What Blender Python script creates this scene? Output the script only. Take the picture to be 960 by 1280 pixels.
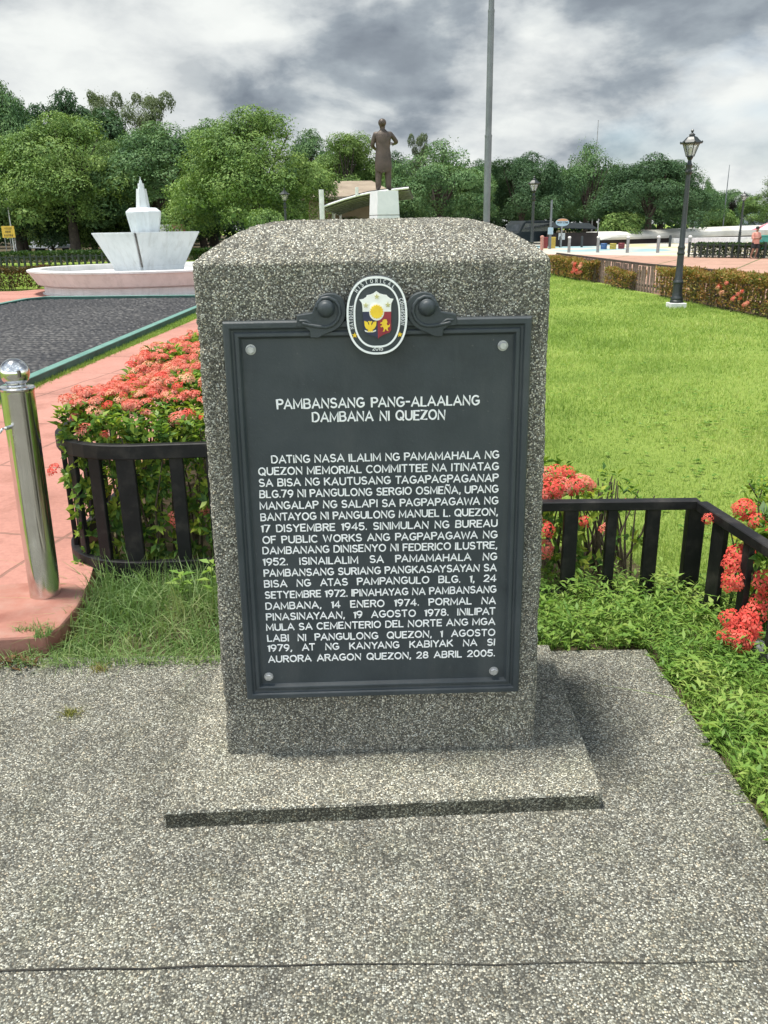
import bpy, bmesh, math, random
import numpy as np
from mathutils import Vector, Matrix

for o in list(bpy.data.objects):
    bpy.data.objects.remove(o)
SC = bpy.context.scene
COL = SC.collection
R = math.radians
rng = np.random.default_rng(7)
random.seed(7)

# ------------------------------------------------------------------ camera
FPX, PITCH, ROLL, EYE = 1050.0, R(18.7), R(0.9), 1.6
fwd = Vector((0, math.cos(PITCH), -math.sin(PITCH)))
rt0 = Vector((1, 0, 0))
up0 = rt0.cross(fwd)
rt = rt0 * math.cos(ROLL) - up0 * math.sin(ROLL)
up = rt0 * math.sin(ROLL) + up0 * math.cos(ROLL)
cam_data = bpy.data.cameras.new('camera')
cam = bpy.data.objects.new('camera', cam_data)
COL.objects.link(cam)
m = Matrix((rt, up, -fwd)).transposed().to_4x4()
m.translation = Vector((0, 0, EYE))
cam.matrix_world = m
cam_data.sensor_fit = 'VERTICAL'
cam_data.sensor_height = 32.0
cam_data.lens = 32.0 * FPX / 1280.0
cam_data.clip_start = 0.05
cam_data.clip_end = 3000
SC.camera = cam

# ------------------------------------------------------------------ exposure, sun, sky
SC.view_settings.view_transform = 'Standard'
SC.view_settings.look = 'None'
SC.view_settings.gamma = 1.0
SC.view_settings.exposure = 1.12
SUN_DIR = Vector((-0.235, 0.004, 0.965)).normalized()
sd = bpy.data.lights.new('sun', 'SUN')
sd.energy = 2.95
sd.angle = R(10)
sd.color = (1.0, 0.955, 0.87)
sun = bpy.data.objects.new('sun', sd)
COL.objects.link(sun)
sun.rotation_mode = 'QUATERNION'
sun.rotation_quaternion = SUN_DIR.to_track_quat('Z', 'Y')
sun.location = (-10, 3, 30)

world = bpy.data.worlds.new('World')
SC.world = world
world.use_nodes = True


class NT:
    """tiny helper for node trees"""
    def __init__(self, tree):
        self.t = tree
        tree.nodes.clear()

    def n(self, kind, **kw):
        nd = self.t.nodes.new(kind)
        for k, v in kw.items():
            if k.startswith('i_'):
                nd.inputs[k[2:].replace('_', ' ')].default_value = v
            else:
                setattr(nd, k, v)
        return nd

    def l(self, a, b):
        self.t.links.new(a, b)

    def math(self, op, a, b=None, clamp=False):
        nd = self.t.nodes.new('ShaderNodeMath')
        nd.operation = op
        nd.use_clamp = clamp
        for i, v in enumerate((a, b)):
            if v is None:
                continue
            if isinstance(v, (int, float)):
                nd.inputs[i].default_value = v
            else:
                self.l(v, nd.inputs[i])
        return nd.outputs[0]

    def ramp(self, fac, stops, interp='LINEAR'):
        nd = self.t.nodes.new('ShaderNodeValToRGB')
        cr = nd.color_ramp
        cr.interpolation = interp
        while len(cr.elements) > 1:
            cr.elements.remove(cr.elements[0])
        for i, (p, c) in enumerate(stops):
            e = cr.elements[0] if i == 0 else cr.elements.new(p)
            e.position = p
            e.color = (*c, 1) if len(c) == 3 else c
        self.l(fac, nd.inputs[0])
        return nd.outputs[0]

    def mix(self, fac, a, b, mode='MIX'):
        nd = self.t.nodes.new('ShaderNodeMix')
        nd.data_type = 'RGBA'
        nd.blend_type = mode
        for i, v in ((0, fac), (6, a), (7, b)):
            if isinstance(v, (int, float)):
                nd.inputs[i].default_value = v
            elif isinstance(v, (tuple, list)):
                nd.inputs[i].default_value = (*v, 1) if len(v) == 3 else v
            else:
                self.l(v, nd.inputs[i])
        return nd.outputs[2]

    def noise(self, vec, scale, detail=4, rough=0.55, dist=0.0, w=None):
        nd = self.t.nodes.new('ShaderNodeTexNoise')
        if w is not None:
            nd.noise_dimensions = '4D'
            nd.inputs['W'].default_value = w
        nd.inputs['Scale'].default_value = scale
        nd.inputs['Detail'].default_value = detail
        nd.inputs['Roughness'].default_value = rough
        nd.inputs['Distortion'].default_value = dist
        if vec is not None:
            self.l(vec, nd.inputs['Vector'])
        return nd.outputs[0]


def build_world():
    t = NT(world.node_tree)
    out = t.n('ShaderNodeOutputWorld')
    bg = t.n('ShaderNodeBackground')
    bg.inputs['Strength'].default_value = 0.1
    sky = t.n('ShaderNodeTexSky')
    sky.sky_type = 'NISHITA'
    sky.sun_disc = False
    sky.sun_elevation = math.asin(SUN_DIR.z)
    sky.sun_rotation = math.atan2(SUN_DIR.x, SUN_DIR.y)
    sky.air_density = 1.2
    sky.dust_density = 2.0
    tc = t.n('ShaderNodeTexCoord')
    sep = t.n('ShaderNodeSeparateXYZ')
    t.l(tc.outputs['Generated'], sep.inputs[0])
    x, y, z = sep.outputs
    mp = t.n('ShaderNodeMapping')
    mp.inputs['Scale'].default_value = (1.0, 1.0, 2.1)
    t.l(tc.outputs['Generated'], mp.inputs['Vector'])
    v = mp.outputs[0]
    big = t.noise(v, 2.0, 2, 0.5, 0.25, w=CLOUD_W)
    med = t.noise(v, 4.6, 8, 0.52, 0.3, w=CLOUD_W + 3.1)
    puff = t.noise(v, 12.0, 8, 0.55, 0.2, w=CLOUD_W + 7.7)
    f = t.math('ADD', t.math('MULTIPLY', big, 0.42), t.math('MULTIPLY', med, 0.46))
    f = t.math('ADD', f, t.math('MULTIPLY', puff, 0.12))
    # heavy grey bases overhead, brighter broken cloud low down
    elev = t.n('ShaderNodeMapRange')
    elev.inputs['From Min'].default_value = 0.02
    elev.inputs['From Max'].default_value = 0.27
    elev.inputs['To Min'].default_value = 0.108
    elev.inputs['To Max'].default_value = -0.062
    t.l(z, elev.inputs['Value'])
    f = t.math('ADD', f, elev.outputs[0])
    col = t.ramp(f, [(0.38, (0.98, 1.13, 1.32)), (0.445, (1.27, 1.46, 1.68)), (0.478, (1.72, 1.95, 2.16)),
                     (0.498, (2.5, 2.7, 2.83)), (0.518, (3.25, 3.43, 3.48)), (0.56, (4.0, 4.13, 4.07))])
    pf = t.ramp(t.math('ADD', t.math('MULTIPLY', puff, .5), t.math('MULTIPLY', t.noise(v, 7.0, 6, 0.5, 0.4, w=CLOUD_W + 21), .5)), [(0.38, (0.70, 0.72, 0.75)), (0.48, (0.92, 0.925, 0.935)), (0.56, (1.04, 1.04, 1.03)), (0.64, (1.1, 1.095, 1.08))])
    col = t.mix(1.0, col, pf, 'MULTIPLY')
    # gaps of pale blue between the clouds
    gap = t.ramp(t.noise(v, 3.4, 4, 0.5, 0.3, w=CLOUD_W + 12.0), [(0.58, (0, 0, 0)), (0.68, (0.5, 0.5, 0.5))])
    skyc = t.mix(1.0, sky.outputs[0], (0.62, 0.72, 0.85), 'MULTIPLY')
    col = t.mix(gap, col, skyc)
    # sky overhead and behind the camera raised as added fill for the shaded fronts
    back = t.n('ShaderNodeMapRange', interpolation_type='SMOOTHSTEP')
    back.inputs['From Min'].default_value = 0.55
    back.inputs['From Max'].default_value = -0.45
    back.inputs['To Min'].default_value = 1.0
    back.inputs['To Max'].default_value = 3.5
    t.l(y, back.inputs['Value'])
    col = t.mix(1.0, col, back.outputs[0], 'MULTIPLY')
    t.l(col, bg.inputs['Color'])
    t.l(bg.outputs[0], out.inputs['Surface'])


CLOUD_W = 15.9
build_world()


# ------------------------------------------------------------------ placing helpers (a sight line met with a level or a distance)
def sight(x, y):
    return fwd * FPX + rt * (x - 480) + up * (640 - y)


def on_z(x, y, z=0.0):
    d = sight(x, y)
    t = (z - EYE) / d.z
    return Vector((0, 0, EYE)) + d * t


def on_d(x, y, D):
    d = sight(x, y)
    return Vector((0, 0, EYE)) + d * (D / d.y)


# ------------------------------------------------------------------ object helpers
def tag(o, label=None, cat=None, group=None, kind=None):
    if label:
        o['label'] = label
    if cat:
        o['category'] = cat
    if group:
        o['group'] = group
    if kind:
        o['kind'] = kind
    return o


def empty(name, loc=(0, 0, 0), rz=0.0, label=None, cat=None, group=None):
    o = bpy.data.objects.new(name, None)
    COL.objects.link(o)
    o.location = loc
    o.rotation_euler = (0, 0, rz)
    o.empty_display_size = 0.1
    return tag(o, label, cat, group)


def children(o):
    return [c for c in bpy.data.objects if c.parent == o]


def copy_tree(o, parent=None):
    c = o.copy()
    COL.objects.link(c)
    if parent:
        c.parent = parent
    for ch in children(o):
        copy_tree(ch, c)
    return c


def link(name, me, mat=None, parent=None, loc=None):
    o = bpy.data.objects.new(name, me)
    COL.objects.link(o)
    if mat is not None and not me.materials:
        for mm in (mat if isinstance(mat, (list, tuple)) else [mat]):
            me.materials.append(mm)
    if parent is not None:
        o.parent = parent
    if loc is not None:
        o.location = loc
    return o


def np_mesh(name, V, F, smooth=False):
    """V (n,3), F (m,k) -> mesh, fast"""
    me = bpy.data.meshes.new(name)
    V = np.asarray(V, dtype=np.float32)
    F = np.asarray(F, dtype=np.int32)
    k = F.shape[1]
    me.vertices.add(len(V))
    me.vertices.foreach_set('co', V.ravel())
    me.loops.add(F.size)
    me.loops.foreach_set('vertex_index', F.ravel())
    me.polygons.add(len(F))
    me.polygons.foreach_set('loop_start', np.arange(len(F), dtype=np.int32) * k)
    me.polygons.foreach_set('loop_total', np.full(len(F), k, dtype=np.int32))
    if smooth:
        me.polygons.foreach_set('use_smooth', np.ones(len(F), dtype=bool))
    me.update(calc_edges=True)
    return me


class MB:
    """collects shapes into ONE mesh"""
    def __init__(self):
        self.v, self.f, self.mi = [], [], []
        self.cur = 0

    def add(self, vs, fs):
        b = len(self.v)
        self.v += [tuple(p) for p in vs]
        for f in fs:
            self.f.append([i + b for i in f])
            self.mi.append(self.cur)
        return self

    def box(self, x0, x1, y0, y1, z0, z1, M=None):
        vs = [Vector(p) for p in ((x0, y0, z0), (x1, y0, z0), (x1, y1, z0), (x0, y1, z0),
                                  (x0, y0, z1), (x1, y0, z1), (x1, y1, z1), (x0, y1, z1))]
        if M is not None:
            vs = [M @ p for p in vs]
        return self.add(vs, [(3, 2, 1, 0), (4, 5, 6, 7), (0, 1, 5, 4), (1, 2, 6, 5), (2, 3, 7, 6), (3, 0, 4, 7)])

    def prism(self, poly, z0, z1, M=None):
        """poly list of (x, y), extruded in z"""
        n = len(poly)
        a = sum(poly[i][0] * poly[(i + 1) % n][1] - poly[(i + 1) % n][0] * poly[i][1] for i in range(n))
        if a < 0:
            poly = poly[::-1]
        vs = [Vector((p[0], p[1], z0)) for p in poly] + [Vector((p[0], p[1], z1)) for p in poly]
        if M is not None:
            vs = [M @ p for p in vs]
        fs = [tuple(range(n - 1, -1, -1)), tuple(range(n, 2 * n))]
        fs += [(i, (i + 1) % n, n + (i + 1) % n, n + i) for i in range(n)]
        return self.add(vs, fs)

    def loft(self, rings, cap0=True, cap1=True, closed=True):
        n = len(rings[0])
        vs = [p for r in rings for p in r]
        fs = []
        for k in range(len(rings) - 1):
            for i in range(n if closed else n - 1):
                j = (i + 1) % n
                fs.append((k * n + i, k * n + j, (k + 1) * n + j, (k + 1) * n + i))
        if cap0:
            fs.append(tuple(range(n - 1, -1, -1)))
        if cap1:
            fs.append(tuple((len(rings) - 1) * n + i for i in range(n)))
        return self.add(vs, fs)

    def lathe(self, prof, n=24, c=(0, 0, 0), phase=0.0, cap0=True, cap1=True, M=None):
        rings = []
        for r, z in prof:
            ring = []
            for i in range(n):
                a = phase + 2 * math.pi * i / n
                p = Vector((c[0] + r * math.cos(a), c[1] + r * math.sin(a), c[2] + z))
                ring.append(M @ p if M is not None else p)
            rings.append(ring)
        return self.loft(rings, cap0, cap1)

    def tube(self, pts, rad, n=8, cap=True):
        pts = [Vector(p) for p in pts]
        if not isinstance(rad, (list, tuple)):
            rad = [rad] * len(pts)
        rings = []
        prev = None
        for i, p in enumerate(pts):
            d = (pts[min(i + 1, len(pts) - 1)] - pts[max(i - 1, 0)]).normalized()
            if prev is None:
                a = Vector((0, 0, 1)) if abs(d.z) < 0.9 else Vector((1, 0, 0))
                u = d.cross(a).normalized()
            else:
                u = (prev - d * prev.dot(d)).normalized()
            prev = u
            w = d.cross(u)
            rings.append([p + (u * math.cos(2 * math.pi * k / n) + w * math.sin(2 * math.pi * k / n)) * rad[i] for k in range(n)])
        return self.loft(rings, cap, cap)

    def bar(self, p, q, w, h):
        """rectangular bar from p to q, w across (level), h high"""
        p, q = Vector(p), Vector(q)
        d = (q - p).normalized()
        s = d.cross(Vector((0, 0, 1)))
        s = s.normalized() if s.length > 1e-4 else Vector((1, 0, 0))
        u = s.cross(d).normalized()
        ring = lambda c: [c - s * w / 2 - u * h / 2, c + s * w / 2 - u * h / 2, c + s * w / 2 + u * h / 2, c - s * w / 2 + u * h / 2]
        return self.loft([ring(p), ring(q)])

    def sphere(self, c, r, nu=16, nv=10, sc=(1, 1, 1)):
        prof = []
        rings = []
        for j in range(1, nv):
            a = math.pi * j / nv
            rings.append([Vector((c[0] + sc[0] * r * math.sin(a) * math.cos(2 * math.pi * i / nu),
                                  c[1] + sc[1] * r * math.sin(a) * math.sin(2 * math.pi * i / nu),
                                  c[2] - sc[2] * r * math.cos(a))) for i in range(nu)])
        return self.loft(rings)

    def build(self, name, mat, parent=None, smooth=None, bevel=0.0, loc=None, seg=2):
        me = bpy.data.meshes.new(name)
        me.from_pydata([tuple(p) for p in self.v], [], self.f)
        mats = mat if isinstance(mat, (list, tuple)) else [mat]
        for mm in mats:
            me.materials.append(mm)
        if len(mats) > 1:
            me.polygons.foreach_set('material_index', self.mi)
        bm = bmesh.new()
        bm.from_mesh(me)
        bmesh.ops.recalc_face_normals(bm, faces=bm.faces)
        bm.to_mesh(me)
        bm.free()
        if smooth is not None:
            me.polygons.foreach_set('use_smooth', [True] * len(me.polygons))
            me.set_sharp_from_angle(angle=R(smooth))
        me.update()
        o = link(name, me, None, parent, loc)
        if bevel:
            b = o.modifiers.new('bevel', 'BEVEL')
            b.width = bevel
            b.segments = seg
            b.limit_method = 'ANGLE'
            b.angle_limit = R(35)
        return o


# ------------------------------------------------------------------ materials
def principled(t, rough=0.6, metal=0.0, spec=0.5):
    out = t.n('ShaderNodeOutputMaterial')
    b = t.n('ShaderNodeBsdfPrincipled')
    b.inputs['Roughness'].default_value = rough
    b.inputs['Metallic'].default_value = metal
    b.inputs['Specular IOR Level'].default_value = spec
    t.l(b.outputs[0], out.inputs['Surface'])
    return b, out


def new_mat(name):
    mt = bpy.data.materials.new(name)
    mt.use_nodes = True
    return mt, NT(mt.node_tree)


def noisy(name, c1, c2, scale=6.0, rough=0.6, metal=0.0, bump=0.0, bscale=60.0, spec=0.5, c3=None, detail=6):
    """two (or three) colour weathered surface"""
    mt, t = new_mat(name)
    b, out = principled(t, rough, metal, spec)
    tc = t.n('ShaderNodeTexCoord')
    v = tc.outputs['Object']
    n1 = t.noise(v, scale, detail, 0.6)
    stops = [(0.35, c1), (0.65, c2)]
    if c3:
        stops = [(0.3, c1), (0.5, c2), (0.7, c3)]
    col = t.ramp(n1, stops)
    t.l(col, b.inputs['Base Color'])
    if metal < 0.5:
        rr = t.n('ShaderNodeMapRange')
        rr.inputs['To Min'].default_value = max(0.05, rough - 0.1)
        rr.inputs['To Max'].default_value = min(1, rough + 0.12)
        t.l(t.noise(v, scale * 3, 3), rr.inputs['Value'])
        t.l(rr.outputs[0], b.inputs['Roughness'])
    if bump:
        bp = t.n('ShaderNodeBump')
        bp.inputs['Strength'].default_value = 1.0
        bp.inputs['Distance'].default_value = bump
        t.l(t.noise(v, bscale, 4), bp.inputs['Height'])
        t.l(bp.outputs[0], b.inputs['Normal'])
    return mt


def pebble(name, scale, tint=(1, 1, 1), dark=1.0, patch=0.35, bright=1.0):
    """exposed aggregate: small rounded pebbles of grey, buff, white and black in a dark cement"""
    mt, t = new_mat(name)
    b, out = principled(t, 0.78, 0, 0.3)
    tc = t.n('ShaderNodeTexCoord')
    v = tc.outputs['Object']
    nd = t.n('ShaderNodeTexNoise')
    nd.inputs['Scale'].default_value = 60
    t.l(v, nd.inputs['Vector'])
    add = t.n('ShaderNodeVectorMath', operation='MULTIPLY_ADD')
    t.l(nd.outputs[1], add.inputs[0])
    add.inputs[1].default_value = (0.006, 0.006, 0.006)
    t.l(v, add.inputs[2])
    vv = add.outputs[0]
    vo = t.n('ShaderNodeTexVoronoi', feature='F1')
    vo.inputs['Scale'].default_value = scale
    vo.inputs['Randomness'].default_value = 1.0
    t.l(vv, vo.inputs['Vector'])
    sepc = t.n('ShaderNodeSeparateColor')
    t.l(vo.outputs['Color'], sepc.inputs[0])
    k = bright
    stone = t.ramp(sepc.outputs[0], [(0.0, (0.045 * k, 0.045 * k, 0.042 * k)), (0.2, (0.09 * k, 0.089 * k, 0.081 * k)), (0.42, (0.16 * k, 0.157 * k, 0.14 * k)),
                                     (0.64, (0.245 * k, 0.24 * k, 0.213 * k)), (0.82, (0.35 * k, 0.344 * k, 0.31 * k)), (0.95, (0.5 * k, 0.493 * k, 0.455 * k)), (1.0, (0.62 * k, 0.61 * k, 0.56 * k))])
    hue = t.ramp(sepc.outputs[1], [(0.0, (0.93, 0.99, 1.05)), (0.4, (1, 1, 1)), (0.75, (1.01, 1.0, .96)), (0.93, (1.05, .98, .88)), (1.0, (1.1, .94, .8))])
    stone = t.mix(1.0, stone, hue, 'MULTIPLY')
    dist = t.math('MULTIPLY', vo.outputs['Distance'], 1.0)
    gapm = t.ramp(dist, [(0.42, (0, 0, 0)), (0.72, (1, 1, 1))])
    col = t.mix(gapm, stone, (0.07 * k, 0.068 * k, 0.059 * k))
    # weathering in broad patches
    big = t.noise(v, 2.3, 5, 0.6)
    pt = t.ramp(big, [(0.3, (1 - patch, 1 - patch, 1 - patch)), (0.52, (1, 1, 1)), (0.72, (1 + patch * 0.5, 1 + patch * 0.5, 1 + patch * 0.45))])
    col = t.mix(1.0, col, pt, 'MULTIPLY')
    smp = t.n('ShaderNodeMapping')
    smp.inputs['Scale'].default_value = (9.0, 9.0, 0.9)
    t.l(v, smp.inputs['Vector'])
    streak = t.ramp(t.noise(smp.outputs[0], 1.0, 5, 0.6), [(0.36, (1 - patch, 1 - patch, 1 - patch * .95)), (0.52, (1, 1, 1))])
    col = t.mix(0.8, col, t.mix(1.0, col, streak, 'MULTIPLY'))
    spots = t.ramp(t.noise(v, 26.0, 3, 0.6), [(0.62, (0, 0, 0)), (0.72, (0.5, 0.5, 0.5))])
    col = t.mix(spots, col, t.mix(1.0, col, (0.5, 0.48, 0.4), 'MULTIPLY'))
    alg = t.ramp(t.noise(v, 5.0, 5, 0.65), [(0.5, (0, 0, 0)), (0.75, (0.4, 0.4, 0.4))])
    col = t.mix(alg, col, t.mix(1.0, col, (0.72, 0.76, 0.62), 'MULTIPLY'))
    col = t.mix(1.0, col, tint, 'MULTIPLY')
    t.l(col, b.inputs['Base Color'])
    h = t.math('SUBTRACT', 0.8, dist)
    bp = t.n('ShaderNodeBump')
    bp.inputs['Strength'].default_value = 1.0
    bp.inputs['Distance'].default_value = 0.0036 * dark
    t.l(h, bp.inputs['Height'])
    t.l(bp.outputs[0], b.inputs['Normal'])
    return mt


def leafy(name, cols, scale=0.5, trans=0.3, rough=0.6, spec=0.18):
    """foliage: hue varies by clump and from leaf to leaf; leaves let some light through"""
    mt, t = new_mat(name)
    out = t.n('ShaderNodeOutputMaterial')
    b = t.n('ShaderNodeBsdfPrincipled')
    b.inputs['Roughness'].default_value = rough
    b.inputs['Specular IOR Level'].default_value = spec
    geo = t.n('ShaderNodeNewGeometry')
    tc = t.n('ShaderNodeTexCoord')
    oi = t.n('ShaderNodeObjectInfo')
    n1 = t.noise(tc.outputs['Object'], scale, 3, 0.6)
    n1 = t.math('ADD', t.math('MULTIPLY', n1, 1.5), -0.25)
    f = t.math('ADD', t.math('MULTIPLY', n1, 0.7), t.math('MULTIPLY', geo.outputs['Random Per Island'], 0.42))
    f = t.math('ADD', f, t.math('MULTIPLY', t.math('SUBTRACT', oi.outputs['Random'], 0.5), 0.12))
    k = len(cols)
    col = t.ramp(f, [(0.25 + 0.6 * i / max(1, k - 1), c) for i, c in enumerate(cols)])
    t.l(col, b.inputs['Base Color'])
    tr = t.n('ShaderNodeBsdfTranslucent')
    t.l(t.mix(1.0, col, (1.1, 1.15, 0.6), 'MULTIPLY'), tr.inputs['Color'])
    mx = t.n('ShaderNodeMixShader')
    mx.inputs[0].default_value = trans
    t.l(b.outputs[0], mx.inputs[1])
    t.l(tr.outputs[0], mx.inputs[2])
    t.l(mx.outputs[0], out.inputs['Surface'])
    return mt


M = {}
M['pad'] = pebble('pad_aggregate', 205, (0.99, 0.99, 0.93), 1.0, 0.24, 1.06)
M['slab'] = pebble('slab_aggregate', 225, (1.04, 1.03, 0.95), 0.9, 0.2, 1.25)
M['stone'] = pebble('stone_aggregate', 240, (1.0, 0.985, 0.93), 1.0, 0.24, 1.36)
M['slab_side'] = pebble('slab_side_aggregate', 200, (0.72, 0.72, 0.61), 0.9, 0.4, 0.9)  # darker aggregate for the slab's side faces
M['crack'] = noisy('crack_dirt', (0.01, 0.01, 0.009), (0.03, 0.027, 0.02), 30, 0.95)
M['marker'] = noisy('marker_paint', (0.028, 0.037, 0.045), (0.042, 0.053, 0.062), 7, 0.46, 0, 0.0006, 220, 0.45, (0.05, 0.062, 0.072))
def marker_mat():
    mt, t = new_mat('marker_paint')
    b, out = principled(t, 0.5, 0, 0.42)
    tc = t.n('ShaderNodeTexCoord')
    v = tc.outputs['Object']
    mp = t.n('ShaderNodeMapping')
    mp.inputs['Scale'].default_value = (10, 10, 1.6)
    t.l(v, mp.inputs['Vector'])
    base = t.ramp(t.noise(v, 6, 6, 0.62), [(0.3, (0.022, 0.029, 0.034)), (0.5, (0.032, 0.041, 0.047)), (0.7, (0.042, 0.051, 0.057))])
    st = t.ramp(t.noise(mp.outputs[0], 1.0, 6, 0.65), [(0.52, (0, 0, 0)), (0.78, (0.35, 0.35, 0.35))])
    col = t.mix(st, base, (0.085, 0.09, 0.088))
    sp_ = t.ramp(t.noise(v, 90, 3, 0.7), [(0.68, (0, 0, 0)), (0.76, (0.5, 0.5, 0.5))])
    col = t.mix(sp_, col, (0.12, 0.125, 0.12))
    t.l(col, b.inputs['Base Color'])
    rr = t.n('ShaderNodeMapRange')
    rr.inputs['To Min'].default_value = 0.36
    rr.inputs['To Max'].default_value = 0.66
    t.l(t.noise(v, 18, 4), rr.inputs['Value'])
    t.l(rr.outputs[0], b.inputs['Roughness'])
    bp = t.n('ShaderNodeBump')
    bp.inputs['Distance'].default_value = 0.0008
    t.l(t.noise(v, 120, 4), bp.inputs['Height'])
    t.l(bp.outputs[0], b.inputs['Normal'])
    return mt


M['marker'] = marker_mat()
M['white'] = noisy('white_enamel', (0.78, 0.79, 0.79), (0.86, 0.86, 0.86), 40, 0.5)
M['bolt'] = noisy('bolt_steel', (0.32, 0.33, 0.34), (0.5, 0.5, 0.5), 60, 0.45, 0.6)
M['shield_white'] = noisy('shield_white', (0.78, 0.78, 0.74), (0.85, 0.85, 0.82), 50, 0.45)
M['shield_blue'] = noisy('shield_blue', (0.012, 0.016, 0.05), (0.02, 0.022, 0.07), 40, 0.4)
M['shield_red'] = noisy('shield_red', (0.24, 0.012, 0.028), (0.32, 0.02, 0.04), 40, 0.4)
M['yellow'] = noisy('yellow_enamel', (0.75, 0.48, 0.02), (0.85, 0.6, 0.03), 40, 0.45)
M['star_gold'] = noisy('star_gold', (0.42, 0.40, 0.16), (0.55, 0.52, 0.25), 60, 0.45)
M['chrome'] = noisy('stainless_steel', (0.62, 0.61, 0.59), (0.72, 0.71, 0.7), 9, 0.07, 1.0)
_nt = M['chrome'].node_tree
_tc = _nt.nodes.new('ShaderNodeTexCoord'); _mp = _nt.nodes.new('ShaderNodeMapping'); _mp.inputs['Scale'].default_value = (14, 14, 3)
_nz = _nt.nodes.new('ShaderNodeTexNoise'); _nz.inputs['Scale'].default_value = 2.0; _nz.inputs['Detail'].default_value = 8
_rr = _nt.nodes.new('ShaderNodeMapRange'); _rr.inputs['From Min'].default_value = .4; _rr.inputs['From Max'].default_value = .75; _rr.inputs['To Min'].default_value = .06; _rr.inputs['To Max'].default_value = .3
_nt.links.new(_tc.outputs['Object'], _mp.inputs[0]); _nt.links.new(_mp.outputs[0], _nz.inputs['Vector']); _nt.links.new(_nz.outputs[0], _rr.inputs['Value'])
_nt.links.new(_rr.outputs[0], [n for n in _nt.nodes if n.type == 'BSDF_PRINCIPLED'][0].inputs['Roughness'])
M['chain'] = noisy('chain_steel', (0.42, 0.42, 0.42), (0.6, 0.6, 0.6), 80, 0.28, 1.0)
M['black'] = noisy('black_fence_paint', (0.0035, 0.004, 0.005), (0.008, 0.008, 0.009), 9, 0.55, 0, 0.0011, 50, 0.3, (0.034, 0.031, 0.028))
M['iron'] = noisy('dark_green_iron', (0.012, 0.017, 0.018), (0.024, 0.03, 0.03), 12, 0.42, 0, 0.0006, 80)
M['iron_far'] = noisy('iron_railing', (0.012, 0.02, 0.016), (0.025, 0.035, 0.03), 5, 0.55)
M['fount'] = noisy('fountain_white', (0.42, 0.465, 0.485), (0.52, 0.56, 0.575), 1.6, 0.6, 0, 0.004, 30, 0.4, (0.56, 0.59, 0.60))
M['basin'] = noisy('basin_white', (0.48, 0.475, 0.465), (0.57, 0.565, 0.555), 1.3, 0.65, 0, 0.004, 30, 0.4, (0.61, 0.605, 0.6))
def streaked(name, cols, stain):
    mt, t = new_mat(name)
    b, out = principled(t, 0.65, 0, 0.3)
    tc = t.n('ShaderNodeTexCoord')
    v = tc.outputs['Object']
    mp = t.n('ShaderNodeMapping')
    mp.inputs['Scale'].default_value = (5, 5, .7)
    t.l(v, mp.inputs['Vector'])
    base = t.ramp(t.noise(v, 1.5, 6, .6), [(.3 + .2 * i, c) for i, c in enumerate(cols)])
    st = t.ramp(t.noise(mp.outputs[0], 1.3, 7, .68), [(.5, (0, 0, 0)), (.72, (.75, .75, .75))])
    col = t.mix(st, base, stain)
    bl_ = t.ramp(t.noise(v, 4.5, 7, .72, .5), [(.6, (0, 0, 0)), (.75, (.6, .6, .6))])
    col = t.mix(bl_, col, t.mix(1.0, col, (.62, .6, .56), 'MULTIPLY'))
    t.l(col, b.inputs['Base Color'])
    bp = t.n('ShaderNodeBump')
    bp.inputs['Distance'].default_value = .004
    t.l(t.noise(v, 30, 4), bp.inputs['Height'])
    t.l(bp.outputs[0], b.inputs['Normal'])
    return mt


M['fount'] = streaked('fountain_white', [(0.46, 0.5, 0.515), (0.54, 0.575, 0.59), (0.58, 0.61, 0.62)], (0.4, 0.42, 0.42))
M['basin'] = streaked('basin_white', [(0.49, 0.485, 0.475), (0.57, 0.565, 0.555), (0.62, 0.615, 0.61)], (0.42, 0.42, 0.41))
M['seam'] = noisy('joint_and_gap_shade', (0.05, 0.05, 0.05), (0.16, 0.15, 0.14), 5, 0.85)
M['green_rim'] = noisy('green_painted_rim', (0.015, 0.055, 0.045), (0.03, 0.085, 0.068), 3, 0.6, 0, 0.002, 30, 0.4, (0.05, 0.12, 0.1))
M['green_top'] = noisy('green_rim_highlight', (0.08, 0.19, 0.16), (0.12, 0.25, 0.21), 4, 0.6)  # highlight along the rim's top put into a lighter green
M['block_red'] = noisy('red_oxide_cement', (0.25, 0.10, 0.075), (0.32, 0.15, 0.115), 5, 0.85, 0, 0.003, 40, 0.2, (0.34, 0.2, 0.16))
M['bronze'] = noisy('bronze', (0.045, 0.034, 0.027), (0.08, 0.057, 0.043), 5, 0.5, 0.25, 0.004, 25)
M['trunk'] = noisy('bark', (0.03, 0.024, 0.018), (0.075, 0.06, 0.046), 5, 0.9, 0, 0.02, 12)
M['stem'] = noisy('woody_stem', (0.05, 0.04, 0.025), (0.12, 0.095, 0.06), 30, 0.9)
M['pole'] = noisy('galvanised_pole', (0.10, 0.115, 0.125), (0.17, 0.185, 0.195), 1.2, 0.5, 0.2)
M['pole_base'] = noisy('brown_concrete', (0.17, 0.12, 0.10), (0.25, 0.18, 0.15), 4, 0.85)
M['whitewash'] = noisy('whitewash', (0.55, 0.56, 0.55), (0.72, 0.72, 0.7), 4, 0.75)
M['tan_roof'] = noisy('tan_roof', (0.2, 0.155, 0.11), (0.3, 0.24, 0.175), 0.8, 0.7)
M['beige_wall'] = noisy('beige_wall', (0.26, 0.21, 0.13), (0.35, 0.29, 0.19), 1, 0.8)
M['canopy'] = noisy('canopy_sheet', (0.04, 0.038, 0.036), (0.085, 0.08, 0.076), 2, 0.6)
M['steel_post'] = noisy('post_steel', (0.18, 0.18, 0.18), (0.3, 0.3, 0.3), 8, 0.4, 0.5)
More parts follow.
